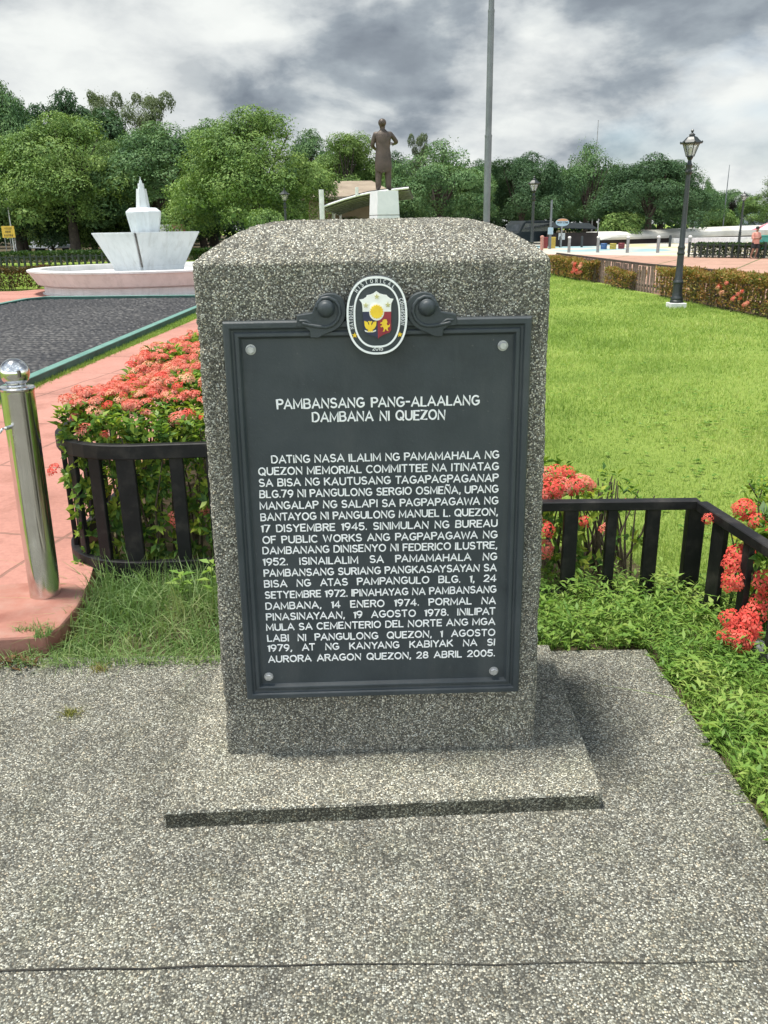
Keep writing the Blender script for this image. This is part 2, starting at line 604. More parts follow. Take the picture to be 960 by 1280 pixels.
M['post_cap'] = noisy('post_cap_white', (0.55, 0.53, 0.5), (0.72, 0.7, 0.68), 20, 0.5)
M['terracotta'] = noisy('terracotta_post', (0.36, 0.16, 0.12), (0.48, 0.25, 0.2), 20, 0.7)
M['picket'] = noisy('picket_timber', (0.10, 0.065, 0.05), (0.26, 0.19, 0.16), 12, 0.85)
M['dark_rail'] = noisy('picket_rail', (0.035, 0.024, 0.02), (0.07, 0.05, 0.042), 6, 0.8)
M['rim_wall'] = noisy('pale_concrete', (0.38, 0.37, 0.33), (0.5, 0.49, 0.45), 0.4, 0.8, 0, 0.01, 4, 0.3, (0.56, 0.55, 0.5))
M['kerb'] = noisy('grey_kerb', (0.09, 0.09, 0.095), (0.16, 0.16, 0.165), 6, 0.85, 0, 0.004, 40)
M['shade_and_stall'] = noisy('wall_shade_and_stall', (0.02, 0.015, 0.013), (0.045, 0.032, 0.03), 1, 0.9)  # shade under the wall coping as a colour; also colours the stall counter
M['skin'] = noisy('skin', (0.22, 0.12, 0.08), (0.3, 0.17, 0.12), 20, 0.55)
M['peach'] = noisy('peach_cloth', (0.5, 0.22, 0.17), (0.62, 0.3, 0.24), 8, 0.85)
M['dark_cloth'] = noisy('dark_cloth', (0.012, 0.012, 0.014), (0.03, 0.03, 0.034), 12, 0.85)
M['hair'] = noisy('black_hair', (0.006, 0.006, 0.006), (0.02, 0.018, 0.016), 40, 0.6)
M['asphalt'] = noisy('asphalt', (0.035, 0.035, 0.036), (0.06, 0.06, 0.06), 1.2, 0.9)
M['soil'] = noisy('soil', (0.035, 0.026, 0.016), (0.085, 0.065, 0.04), 0.6, 0.95, 0, 0.02, 5, 0.2, (0.06, 0.07, 0.03))
M['car_silver'] = noisy('silver_paint', (0.35, 0.36, 0.38), (0.4, 0.41, 0.43), 2, 0.3, 0.6)
M['car_white'] = noisy('white_paint', (0.62, 0.62, 0.6), (0.7, 0.7, 0.68), 2, 0.35)
M['car_dark'] = noisy('dark_paint', (0.012, 0.017, 0.019), (0.022, 0.027, 0.03), 2, 0.7, 0, 0, 60, 0.15)
M['car_glass'] = noisy('car_glass', (0.02, 0.025, 0.028), (0.04, 0.045, 0.05), 3, 0.12)
M['tyre'] = noisy('tyre', (0.012, 0.012, 0.012), (0.025, 0.025, 0.025), 8, 0.9)
M['sign_yellow'] = noisy('yellow_sign', (0.72, 0.45, 0.04), (0.8, 0.55, 0.08), 3, 0.6)
M['sign_white'] = noisy('white_board', (0.5, 0.5, 0.5), (0.62, 0.61, 0.6), 3, 0.6)
M['sign_pink'] = noisy('pink_red_board', (0.42, 0.09, 0.12), (0.52, 0.14, 0.17), 3, 0.6)
M['ink'] = noisy('dark_lettering', (0.04, 0.035, 0.03), (0.09, 0.07, 0.05), 10, 0.7)
M['sign_blue'] = noisy('pale_blue_board', (0.28, 0.4, 0.48), (0.36, 0.48, 0.55), 3, 0.6)
M['sign_orange'] = noisy('orange_band', (0.55, 0.25, 0.12), (0.62, 0.32, 0.17), 3, 0.6)
M['red_box'] = noisy('red_plastic', (0.14, 0.014, 0.018), (0.2, 0.025, 0.028), 4, 0.5)
M['blue_box'] = noisy('blue_plastic', (0.03, 0.09, 0.22), (0.05, 0.12, 0.28), 4, 0.5)
M['yellow_box'] = noisy('yellow_plastic', (0.34, 0.25, 0.035), (0.42, 0.31, 0.05), 4, 0.5)
M['teal_box'] = noisy('teal_plastic', (0.03, 0.2, 0.17), (0.05, 0.27, 0.22), 4, 0.5)
M['far_wall'] = noisy('far_wall', (0.3, 0.34, 0.38), (0.42, 0.46, 0.5), 0.3, 0.8)
M['far_roof'] = noisy('far_roof', (0.16, 0.22, 0.27), (0.22, 0.28, 0.33), 0.3, 0.8)
M['petal'] = leafy('ixora_petal', [(0.55, 0.10, 0.075), (0.68, 0.19, 0.14), (0.74, 0.32, 0.24)], 9, 0.25, 0.6, 0.2)
M['petal_pale'] = leafy('ixora_petal_faded', [(0.6, 0.2, 0.12), (0.72, 0.34, 0.22), (0.7, 0.42, 0.26)], 9, 0.25, 0.6, 0.2)
M['petal_red'] = leafy('ixora_petal_red', [(0.58, 0.055, 0.045), (0.7, 0.10, 0.075), (0.74, 0.19, 0.14)], 9, 0.25, 0.6, 0.2)
M['leaf_ixora'] = leafy('ixora_leaf', [(0.045, 0.105, 0.025), (0.105, 0.210, 0.035), (0.240, 0.330, 0.042), (0.375, 0.405, 0.056)], 7, 0.3, 0.42)
M['leaf_croton'] = leafy('croton_leaf', [(0.07, 0.10, 0.028), (0.16, 0.17, 0.04), (0.29, 0.22, 0.06), (0.36, 0.16, 0.07), (0.24, 0.25, 0.06)], 1.6, 0.25, 0.5)
M['leaf_hedge'] = leafy('hedge_leaf', [(0.02, 0.05, 0.018), (0.04, 0.085, 0.024), (0.08, 0.12, 0.03)], 1.5, 0.25, 0.5)
M['leaf_hedge_red'] = leafy('reddish_hedge_leaf', [(0.03, 0.055, 0.018), (0.07, 0.07, 0.025), (0.16, 0.075, 0.035)], 1.4, 0.25, 0.5)
M['tree_a'] = leafy('tree_leaf_bright', [(0.057, 0.108, 0.036), (0.107, 0.189, 0.051), (0.171, 0.264, 0.068), (0.244, 0.332, 0.100)], 0.35, 0.2)
M['tree_b'] = leafy('tree_leaf_mid', [(0.042, 0.093, 0.042), (0.078, 0.154, 0.060), (0.120, 0.211, 0.078), (0.169, 0.253, 0.105)], 0.35, 0.2)
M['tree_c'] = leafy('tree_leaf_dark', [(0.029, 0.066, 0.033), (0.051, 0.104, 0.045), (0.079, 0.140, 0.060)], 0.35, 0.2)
M['tree_d'] = leafy('tree_leaf_pale', [(0.075, 0.105, 0.05), (0.12, 0.155, 0.075), (0.17, 0.21, 0.11)], 0.35, 0.3)
M['grass'] = leafy('lawn_blades', [(0.163, 0.256, 0.050), (0.231, 0.344, 0.072), (0.306, 0.419, 0.105), (0.425, 0.475, 0.165)], 0.5, 0.35, 0.6, 0.2)
M['weed'] = leafy('weed_leaf', [(0.088, 0.188, 0.035), (0.150, 0.275, 0.050), (0.237, 0.362, 0.075), (0.325, 0.413, 0.112)], 3.0, 0.35, 0.5, 0.3)
M['longgrass'] = leafy('long_grass', [(0.092, 0.172, 0.052), (0.149, 0.253, 0.075), (0.218, 0.322, 0.115), (0.345, 0.380, 0.184)], 4.0, 0.35, 0.5, 0.3)
M['drygrass'] = leafy('dry_grass', [(0.16, 0.18, 0.04), (0.24, 0.24, 0.07), (0.3, 0.25, 0.1)], 6.0, 0.3, 0.6, 0.2)


def lawn_mat():
    mt, t = new_mat('lawn')
    b, out = principled(t, 0.95, 0, 0.1)
    tc = t.n('ShaderNodeTexCoord')
    v = tc.outputs['Object']
    a = t.noise(v, 0.5, 5, 0.6)
    c = t.noise(v, 40, 4, 0.7)
    col = t.ramp(t.math('ADD', t.math('MULTIPLY', a, 0.5), t.math('MULTIPLY', c, 0.5)),
                 [(0.35, (0.14, 0.2, 0.045)), (0.5, (0.21, 0.29, 0.06)), (0.65, (0.29, 0.37, 0.085))])
    t.l(col, b.inputs['Base Color'])
    bp = t.n('ShaderNodeBump')
    bp.inputs['Distance'].default_value = 0.03
    t.l(c, bp.inputs['Height'])
    t.l(bp.outputs[0], b.inputs['Normal'])
    return mt


def paving_mat(name, c1, c2, joint, sx, sy, rot, mortar=0.012, stain=0.25, off=0.0):
    """cement paving scored into panels, sun-bleached and stained in patches"""
    mt, t = new_mat(name)
    b, out = principled(t, 0.85, 0, 0.25)
    tc = t.n('ShaderNodeTexCoord')
    mp = t.n('ShaderNodeMapping')
    mp.inputs['Rotation'].default_value = (0, 0, rot)
    t.l(tc.outputs['Object'], mp.inputs['Vector'])
    wob = t.n('ShaderNodeTexNoise')
    wob.inputs['Scale'].default_value = 3
    t.l(mp.outputs[0], wob.inputs['Vector'])
    ma = t.n('ShaderNodeVectorMath', operation='MULTIPLY_ADD')
    t.l(wob.outputs[1], ma.inputs[0])
    ma.inputs[1].default_value = (0.05, 0.05, 0)
    t.l(mp.outputs[0], ma.inputs[2])
    br = t.n('ShaderNodeTexBrick')
    br.offset = off
    br.inputs['Color1'].default_value = (*c1, 1)
    br.inputs['Color2'].default_value = (*c2, 1)
    br.inputs['Mortar'].default_value = (*joint, 1)
    br.inputs['Scale'].default_value = 1.0
    br.inputs['Mortar Size'].default_value = mortar
    br.inputs['Mortar Smooth'].default_value = 0.3
    br.inputs['Brick Width'].default_value = sx
    br.inputs['Row Height'].default_value = sy
    t.l(ma.outputs[0], br.inputs['Vector'])
    v = tc.outputs['Object']
    st = t.ramp(t.noise(v, 1.1, 6, 0.65), [(0.3, (1 - stain, 1 - stain, 1 - stain)), (0.5, (1, 1, 1)), (0.7, (1.1, 1.13, 1.15))])
    col = t.mix(1.0, br.outputs['Color'], st, 'MULTIPLY')
    fine = t.ramp(t.noise(v, 45, 4, 0.7), [(0.3, (0.86, 0.86, 0.86)), (0.7, (1.1, 1.1, 1.1))])
    col = t.mix(1.0, col, fine, 'MULTIPLY')
    gr = t.ramp(t.noise(v, 2.7, 7, 0.7, 0.4), [(0.52, (0, 0, 0)), (0.72, (0.75, 0.75, 0.75))])
    col = t.mix(gr, col, t.mix(1.0, col, (0.66, 0.62, 0.58), 'MULTIPLY'))
    t.l(col, b.inputs['Base Color'])
    bp = t.n('ShaderNodeBump')
    bp.inputs['Distance'].default_value = 0.004
    t.l(t.math('SUBTRACT', 1.0, br.outputs['Fac']), bp.inputs['Height'])
    t.l(bp.outputs[0], b.inputs['Normal'])
    return mt


M['lawn'] = lawn_mat()
M['path'] = paving_mat('red_cement_path', (0.37, 0.178, 0.142), (0.41, 0.203, 0.163), (0.25, 0.135, 0.105), 1.25, 1.25, R(12), 0.012, 0.22)
M['plaza'] = paving_mat('plaza_paving', (0.36, 0.215, 0.16), (0.42, 0.26, 0.20), (0.13, 0.13, 0.06), 3.4, 3.4, R(28), 0.05, 0.22)


def painted_ground():
    mt, t = new_mat('painted_pavement')
    b, out = principled(t, 0.8, 0, 0.2)
    tc = t.n('ShaderNodeTexCoord')
    v = tc.outputs['Object']
    n1 = t.noise(v, 0.11, 2, 0.4, 0.8)
    col = t.ramp(n1, [(0.34, (0.24, 0.36, 0.38)), (0.40, (0.46, 0.43, 0.37)), (0.52, (0.47, 0.43, 0.375)), (0.56, (0.47, 0.41, 0.22)), (0.60, (0.46, 0.42, 0.37)), (0.66, (0.44, 0.29, 0.25))], 'EASE')
    col = t.mix(1.0, col, t.ramp(t.noise(v, 0.9, 5, 0.6), [(0.3, (0.85, 0.85, 0.85)), (0.7, (1.08, 1.08, 1.08))]), 'MULTIPLY')
    t.l(col, b.inputs['Base Color'])
    return mt


M['painted'] = painted_ground()


def net_mat():
    mt, t = new_mat('black_net')
    b, out = principled(t, 0.55, 0, 0.4)
    tc = t.n('ShaderNodeTexCoord')
    v = tc.outputs['Object']
    n1 = t.noise(v, 14, 5, 0.7)
    col = t.ramp(n1, [(0.3, (0.006, 0.007, 0.010)), (0.55, (0.012, 0.0135, 0.018)), (0.75, (0.026, 0.028, 0.035))])
    t.l(col, b.inputs['Base Color'])
    return mt


M['net'] = net_mat()


def glass_mat():
    mt, t = new_mat('lantern_glass')
    out = t.n('ShaderNodeOutputMaterial')
    b = t.n('ShaderNodeBsdfPrincipled')
    b.inputs['Roughness'].default_value = 0.15
    tc = t.n('ShaderNodeTexCoord')
    t.l(t.ramp(t.noise(tc.outputs['Object'], 20, 3), [(0.3, (0.7, 0.68, 0.62)), (0.7, (0.85, 0.85, 0.8))]), b.inputs['Base Color'])
    b.inputs['Transmission Weight'].default_value = 0.8
    b.inputs['IOR'].default_value = 1.1
    t.l(b.outputs[0], out.inputs['Surface'])
    return mt


M['glass'] = glass_mat()

# ================================================================== THE SETTING
def sheet(name, poly, z, mat, thick=0.0, kind='structure'):
    b = MB()
    if thick:
        b.prism(poly, z - thick, z)
    else:
        b.add([(p[0], p[1], z) for p in poly], [tuple(range(len(poly)))])
    o = b.build(name, mat)
    o['kind'] = kind
    if not thick:
        me = o.data
        if me.polygons[0].normal.z < 0:
            me.flip_normals()
    return o


GZ = -0.03
sheet('ground', [(-900, -60), (900, -60), (900, 1600), (-900, 1600)], GZ, M['lawn'])
sheet('tree_belt_soil', [(-160, 50.5), (-7.4, 51), (10, 66), (10, 300), (-160, 300)], GZ + 0.004, M['soil'])
sheet('tree_belt_soil', [(10.01, 86), (160, 86), (160, 300), (10.01, 300)], GZ + 0.004, M['soil'])
sheet('road', [(-120, 70), (-8, 72), (-8, 80), (-120, 78)], GZ + 0.009, M['asphalt'])

# the concrete pad the monument stands on, with a crack across the front
pad = sheet('pavement', [(-1.46, 2.985), (1.03, 2.975), (1.045, 2.45), (1.055, 1.93), (1.09, 0.0), (1.1, -3.0), (-3.4, -3.0), (-3.4, 2.2), (-1.95, 2.75)], 0.0, M['pad'], 0.12)
b = MB()
cp = [Vector((-3.35, 1.56, 0)), Vector((-2.0, 1.535, 0))] + [on_z(x, y, 0.0) for x, y in ((-40, 1216), (40, 1213), (110, 1211.5), (180, 1212), (260, 1208), (330, 1208.5), (420, 1206), (520, 1205.5), (620, 1207), (720, 1203.5), (830, 1205), (960, 1201), (1010, 1202))]
L, Rr = [], []
for i, p in enumerate(cp):
    w = (0.0016, 0.0018, 0.0018, 0.0026, 0.0026, 0.0022, 0.0026, 0.0018, 0.0018, 0.0012, 0.0014, 0.0012, 0.0012, 0.001, 0.001)[i]
    L.append((p.x, p.y - w, 0.003))
    Rr.append((p.x, p.y + w, 0.003))
n = len(L)
b.add(L + Rr, [(i, i + 1, n + i + 1, n + i) for i in range(n - 1)])
crack = b.build('pavement_crack', M['crack'])
crack['kind'] = 'structure'

# red cement path
PZ = 0.075
sheet('path', [(-1.355, 3.03), (-1.345, 3.2), (-1.36, 3.55), (-1.42, 3.83), (-1.6, 4.1), (-1.6, 9.0), (-1.5, 20.3), (-3.36, 20.3),
               (-3.38, 15.2), (-3.62, 9.0), (-3.7, 7.7), (-3.9, 5.0), (-4.0, 3.0), (-1.9, 2.99)], PZ, M['path'], 0.2)
sheet('path', [(-16, 20.35), (-1.5, 20.35), (-1.5, 27.4), (-5.0, 29.5), (-9.6, 26.9), (-10.5, 25.2), (-16, 24.9)], 0.012, M['path'])
# raised red block under the bollard
b = MB()
b.prism([(-1.62, 3.0), (-1.36, 3.02), (-1.33, 3.1), (-1.325, 3.3), (-1.34, 3.46), (-1.42, 3.55), (-1.62, 3.57), (-2.0, 3.5), (-2.0, 3.0)], -0.05, PZ + 0.006)
blk = b.build('path_kerb', M['block_red'], bevel=0.012)
blk['kind'] = 'structure'

# plaza on the right and the pale painted pavement behind it
sheet('plaza', [(7.3, 9.0), (7.05, 14.0), (6.75, 19.5), (6.5, 25.5), (6.1, 32), (6.0, 53.5), (9.9, 50.6), (18.2, 41.2), (34, 24), (34, 9)], 0.0, M['plaza'], 0.1)
sheet('painted_pavement', [(4, 54.2), (9.95, 50.7), (18.25, 41.3), (34, 24.2), (70, 24), (70, 92), (4, 92)], -0.004, M['painted'], 0.1)

# ================================================================== MONUMENT
YAW = R(1.4)
MON = Vector((-0.018, 2.25, 0.055))


def rounded_rect(hx, y0, y1, r, step):
    pts = []
    def seg(a, b_):
        n_ = max(1, int(round(math.dist(a, b_) / step)))
        for i in range(n_):
            pts.append((a[0] + (b_[0] - a[0]) * i / n_, a[1] + (b_[1] - a[1]) * i / n_))
    def arc(cx, cy, a0):
        for i in range(5):
            a = a0 + (math.pi / 2) * i / 5
            pts.append((cx + r * math.cos(a), cy + r * math.sin(a)))
    seg((-hx + r, y0), (hx - r, y0)); arc(hx - r, y0 + r, -math.pi / 2)
    seg((hx, y0 + r), (hx, y1 - r)); arc(hx - r, y1 - r, 0)
    seg((hx - r, y1), (-hx + r, y1)); arc(-hx + r, y1 - r, math.pi / 2)
    seg((-hx, y1 - r), (-hx, y0 + r)); arc(-hx + r, y0 + r, math.pi)
    return pts


def wave_noise(P, freq, seed, octs=3):
    r_ = np.random.default_rng(seed)
    s = np.zeros(len(P))
    amp = 1.0
    for o_ in range(octs):
        for _ in range(5):
            k_ = r_.normal(0, 1, 3) * freq * 2 ** o_
            s += amp * np.sin(P @ k_ + r_.uniform(0, 6.28))
        amp *= 0.55
    return s / 4.0


def make_stone():
    W0, W1, DEP, ZT = 0.482, 0.463, 0.56, 1.462
    base = rounded_rect(1.0, 0, 1, 0.03, 0.0085)   # template uses true hx below
    base = rounded_rect(0.475, 0, DEP, 0.022, 0.0085)
    n = len(base)
    bx = np.array([p[0] for p in base]); by = np.array([p[1] for p in base])
    rings = []
    nz = 170
    for k in range(nz + 1):
        z = ZT * k / nz
        s = (W0 + (W1 - W0) * k / nz) / 0.475
        rings.append(np.stack([bx * s, by, np.full(n, z)], 1))
    # domed hipped top: distance in from the edge -> rise
    ds = np.concatenate([np.linspace(0, 0.13, 20)[1:], np.linspace(0.13, 0.278, 18)[1:]])
    rise = np.interp(ds, [0, 0.008, 0.02, 0.04, 0.075, 0.115, 0.15, 0.2, 0.28], [0, 0.010, 0.020, 0.034, 0.056, 0.078, 0.091, 0.102, 0.107])
    cy = DEP / 2
    for d, h in zip(ds, rise):
        fx = (0.475 - d) / 0.475
        fy = (cy - d) / cy
        rings.append(np.stack([bx * (W1 / 0.475) * fx, cy + (by - cy) * fy, np.full(n, ZT + h)], 1))
    V = np.concatenate(rings)
    nr = len(rings)
    i = np.arange(n); j = (i + 1) % n
    F = np.concatenate([np.stack([k * n + i, k * n + j, (k + 1) * n + j, (k + 1) * n + i], 1) for k in range(nr - 1)])
    # rough pebble surface: push vertices about a few millimetres
    c = np.array([0, cy, 0.7])
    out = V - c
    nrm = np.zeros_like(V)
    front = np.abs(V[:, 1] - 0) < 1e-4
    for sx, ax, m in ((-1, 1, np.abs(V[:, 1]) < 0.004), (1, 1, np.abs(V[:, 1] - DEP) < 0.004)):
        nrm[m, ax] += sx
    sm = np.abs(np.abs(V[:, 0]) - (W0 + (W1 - W0) * np.clip(V[:, 2] / ZT, 0, 1))) < 0.006
    nrm[sm, 0] += np.sign(V[sm, 0])
    nrm[V[:, 2] >= ZT - 1e-5, 2] += 1
    rest = np.abs(nrm).sum(1) == 0
    nrm[rest] = out[rest] * [1, 1, 0]
    nrm /= np.linalg.norm(nrm, axis=1, keepdims=True) + 1e-9
    amp = rng.normal(0, 0.0013, len(V)) + 0.0022 * np.sin(V[:, 0] * 9 + V[:, 2] * 6) * np.sin(V[:, 2] * 11 + 1.3) 
    hx_ = W0 + (W1 - W0) * np.clip(V[:, 2] / ZT, 0, 1)
    corner = (np.abs(np.abs(V[:, 0]) - hx_) < .03) & ((V[:, 1] < .03) | (V[:, 1] > DEP - .03)) | ((V[:, 2] > ZT - .015) & (V[:, 2] < ZT + .02))
    chip = np.maximum(0, wave_noise(V, 22, 17, 2) - .55) * .012 * corner
    amp = amp - chip
    V = V + nrm * amp[:, None]
    me = np_mesh('stone', V, F, True)
    return me


mon = empty('monument', MON, YAW, 'rough grey pebble-finished concrete marker stone with domed top on a low slab', 'monument')
link('stone', make_stone(), M['stone'], mon)
# slab under the stone (in the stone's own frame)
b = MB()
inv = Matrix.Rotation(-YAW, 4, 'Z') @ Matrix.Translation(-Vector((MON.x, MON.y, 0)))
slab_pts = [(-0.637, 1.968), (0.618, 2.022), (0.634, 2.93), (-0.632, 2.93)]
lp = [inv @ Vector((x, y, 0)) for x, y in slab_pts]
# subdivide the outline a little and wobble it so that edges are not ruler straight
ol = []
for i in range(4):
    a, c_ = lp[i], lp[(i + 1) % 4]
    for k in range(40):
        p = a.lerp(c_, k / 40)
        ch_ = .006 * max(0, math.sin(k * 1.7 + i) + math.sin(k * .63 + 2 * i) - 1.35) if i in (0, 1, 3) else 0
        p = p.lerp(Vector((0, .4, 0)), ch_)
        ol.append((p.x + random.uniform(-.0018, .0018), p.y + random.uniform(-.0018, .0018)))
b.prism(ol, -MON.z - 0.01, 0.0)
slab = b.build('base_slab', [M['slab'], M['slab_side']], mon, bevel=0.009)
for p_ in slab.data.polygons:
    p_.material_index = 0 if p_.normal.z > .5 else 1  # side faces take the darker aggregate, the top the lighter
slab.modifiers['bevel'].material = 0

# ================================================================== BRONZE MARKER
PT = 0.03   # panel stands this far before the stone


def uv(px, py, off=PT):
    """sight line met with the marker's plane, in the stone's frame -> (x, z)"""
    d = sight(px, py)
    o = Vector((0, 0, EYE))
    nrm = Vector((math.sin(YAW), -math.cos(YAW), 0))
    p0 = MON + nrm * off
    t = (p0 - o).dot(nrm) / d.dot(nrm)
    w = o + d * t - MON
    w = Matrix.Rotation(-YAW, 3, 'Z') @ w
    return w.x, w.z


TL, TR, BL, BR = uv(277, 402), uv(665.5, 396.5), uv(309, 875), uv(648.5, 865)
MX0 = (TL[0] + BL[0]) / 2
MX1 = (TR[0] + BR[0]) / 2
MZ0 = (BL[1] + BR[1]) / 2
MZ1 = (TL[1] + TR[1]) / 2
mk = empty('historical_marker', MON, YAW, 'dark grey cast metal marker with white Filipino text bolted on the stone', 'plaque')
PANEL = 0.016


def FY(h):
    return -h      # height above the stone -> local y


b = MB()
prof = [(0.0, 0.001), (0.0, 0.026), (0.003, 0.031), (0.0045, 0.032), (0.0165, 0.032), (0.0185, 0.030), (0.0215, 0.024), (0.0275, 0.0225), (0.0285, 0.0255),
        (0.031, 0.028), (0.038, 0.0285), (0.040, 0.0275), (0.0425, 0.022), (0.0455, PANEL), (0.0475, PANEL)]
# sides taper with the photographed plate: left edge TL->BL, right edge TR->BR
def frame_ring(d, h):
    y = FY(h)
    return [(BL[0] + d, y, MZ0 + d), (BR[0] - d, y, MZ0 + d), (TR[0] - d, y, MZ1 - d), (TL[0] + d, y, MZ1 - d)]


b.loft([frame_ring(d, h) for d, h in prof], cap0=False, cap1=False)
b.build('frame', M['marker'], mk, bevel=0.0007, seg=1)
b = MB()
pv = frame_ring(0.0470, PANEL)
b.add(pv, [(0, 1, 2, 3)])
b.build('panel', M['marker'], mk)


def px_poly(pts):
    return [uv(x, y) for x, y in pts]


def plate(b, poly, h0, h1):
    """outline (x, z) in the marker plane made into a plate from height h0 to h1 above the stone"""
    n = len(poly)
    b.loft([[(x, FY(h0), z) for x, z in poly], [(x, FY(h1), z) for x, z in poly]], cap0=False)
    return b


sc_out = [(371, 394), (390, 391), (394, 380), (399, 371), (403, 368.5), (408, 367), (414, 366.6), (419, 367.5), (425, 370.5), (429, 375), (431.7, 381), (432.5, 388), (432, 395), (430, 401), (426, 407), (421, 411), (414.5, 414.5),
          (408, 417), (403, 419.5), (398, 422), (388, 422), (387, 413), (380, 408.5), (371, 408)]
sc_rid = [(378, 404), (386, 406), (398, 408), (408, 408.6), (416, 406), (422, 400), (425, 392), (424, 383), (419, 376), (411, 372), (403, 373), (397.5, 379), (395.5, 387)]
CX = 470.6
for side in (0, 1):
    mir = (lambda p: p) if side == 0 else (lambda p: (2 * CX - p[0], p[1] - 1.5))
    b = MB()
    poly = px_poly([mir(p) for p in sc_out])
    plate(b, poly, 0.002, 0.036)
    # carved spiral ridge and round boss
    pts = [uv(*mir(p)) for p in sc_rid]
    fine = []
    for i in range(len(pts) - 1):
        for k in range(4):
            fine.append((pts[i][0] + (pts[i + 1][0] - pts[i][0]) * k / 4, FY(0.0365), pts[i][1] + (pts[i + 1][1] - pts[i][1]) * k / 4))
    b.tube(fine, 0.0052, 8)
    pr = [uv(*mir(p)) for p in ((374, 401), (383, 401), (389, 405))]
    b.tube([(x, FY(0.036), z) for x, z in pr], 0.004, 6)
    cx_, cz_ = uv(*mir((407.5, 385.5)))
    rings = []
    for r_, h_ in ((0.0235, 0.034), (0.0232, 0.040), (0.0205, 0.043), (0.0195, 0.047), (0.017, 0.0525), (0.012, 0.056), (0.005, 0.0575)):
        rings.append([(cx_ + r_ * math.cos(2 * math.pi * k / 24), FY(h_), cz_ + r_ * math.sin(2 * math.pi * k / 24)) for k in range(24)])
    b.loft(rings, cap0=False)
    b.build('scroll', M['marker'], mk, smooth=40, bevel=0.0035)


# ---- lettering
def _arc(cx, cy, rx, ry, a0, a1, n=9):
    return [(cx + rx * math.cos(R(a0 + (a1 - a0) * i / n)), cy + ry * math.sin(R(a0 + (a1 - a0) * i / n))) for i in range(n + 1)]


# cast gothic capitals as centre lines, capital height 1: width, strokes
GL = {
    'A': (.74, [[(0, 0), (.37, 1), (.74, 0)], [(.13, .32), (.61, .32)]]),
    'B': (.60, [[(.33, .53), (0, .53), (0, 1), (.33, 1)] + _arc(.33, .765, .23, .235, 90, -90), [(.33, .53)] + _arc(.34, .265, .26, .265, 90, -90) + [(0, 0), (0, .53)]]),
    'C': (.66, [_arc(.37, .5, .37, .5, 48, 312, 18)]),
    'D': (.66, [[(0, 0), (0, 1), (.27, 1)] + _arc(.27, .5, .39, .5, 90, -90, 14) + [(0, 0)]]),
    'E': (.52, [[(.52, 1), (0, 1), (0, 0), (.52, 0)], [(0, .52), (.45, .52)]]),
    'F': (.50, [[(.50, 1), (0, 1), (0, 0)], [(0, .52), (.43, .52)]]),
    'G': (.70, [_arc(.37, .5, .37, .5, 50, 320, 18) + [(.70, .22), (.70, .44), (.40, .44)]]),
    'H': (.64, [[(0, 0), (0, 1)], [(.64, 0), (.64, 1)], [(0, .52), (.64, .52)]]),
    'I': (.02, [[(.01, 0), (.01, 1)]]),
    'i': (.02, [[(.01, 0), (.01, .72)], [(.01, .93), (.01, .96)]]),
    'J': (.44, [[(.44, 1), (.44, .25)] + _arc(.22, .22, .22, .22, 0, -180, 8)]),
    'K': (.62, [[(0, 0), (0, 1)], [(.58, 1), (0, .38)], [(.2, .58), (.62, 0)]]),
    'L': (.48, [[(0, 1), (0, 0), (.48, 0)]]),
    'M': (.80, [[(0, 0), (.02, 1), (.40, .16), (.78, 1), (.80, 0)]]),
    'N': (.66, [[(0, 0), (0, 1), (.66, 0), (.66, 1)]]),
    'O': (.76, [_arc(.38, .5, .38, .5, 0, 360, 24)]),
    'P': (.57, [[(0, 0), (0, 1), (.31, 1)] + _arc(.31, .745, .26, .255, 90, -90) + [(0, .49)]]),
    'Q': (.76, [_arc(.38, .5, .38, .5, 0, 360, 24), [(.46, .24), (.74, -.06)]]),
    'R': (.60, [[(0, 0), (0, 1), (.32, 1)] + _arc(.32, .755, .26, .245, 90, -90) + [(0, .51)], [(.30, .51), (.60, 0)]]),
    'S': (.58, [_arc(.29, .745, .26, .255, 35, 270, 12) + _arc(.29, .25, .29, .25, 85, -148, 12)]),
    'T': (.62, [[(0, 1), (.62, 1)], [(.31, 1), (.31, 0)]]),
    'U': (.64, [[(0, 1), (0, .32)] + _arc(.32, .32, .32, .32, 180, 360, 12) + [(.64, 1)]]),
    'V': (.70, [[(0, 1), (.35, 0), (.70, 1)]]),
    'W': (.98, [[(0, 1), (.25, 0), (.49, .85), (.73, 0), (.98, 1)]]),
    'X': (.64, [[(0, 0), (.62, 1)], [(0, 1), (.64, 0)]]),
    'Y': (.66, [[(0, 1), (.33, .48), (.66, 1)], [(.33, .48), (.33, 0)]]),
    'Z': (.60, [[(0, 1), (.58, 1), (0, 0), (.60, 0)]]),
    '0': (.62, [_arc(.31, .5, .31, .5, 0, 360, 22)]),
    '1': (.16, [[(0, .82), (.15, 1), (.15, 0)]]),
    '2': (.56, [_arc(.28, .73, .27, .27, 165, -30, 10) + [(0, 0), (.56, 0)]]),
    '4': (.62, [[(.44, 0), (.44, 1), (0, .27), (.62, .27)]]),
    '5': (.56, [[(.52, 1), (.09, 1), (.04, .55)] + _arc(.26, .31, .29, .31, 125, -150, 13)]),
    '7': (.56, [[(0, 1), (.56, 1), (.18, 0)]]),
    '8': (.56, [_arc(.28, .76, .23, .24, -90, 270, 16), _arc(.28, .26, .28, .26, 90, 450, 18)]),
    '9': (.58, [_arc(.29, .70, .29, .30, 0, 360, 18), [(.58, .70), (.54, .42), (.40, .16), (.22, 0)]]),
    '.': (.03, [[(.0, .03), (.03, .03)]]),
    ',': (.06, [[(.06, .08), (.05, -.02), (.0, -.16)]]),
    '-': (.34, [[(0, .47), (.34, .47)]]),
}
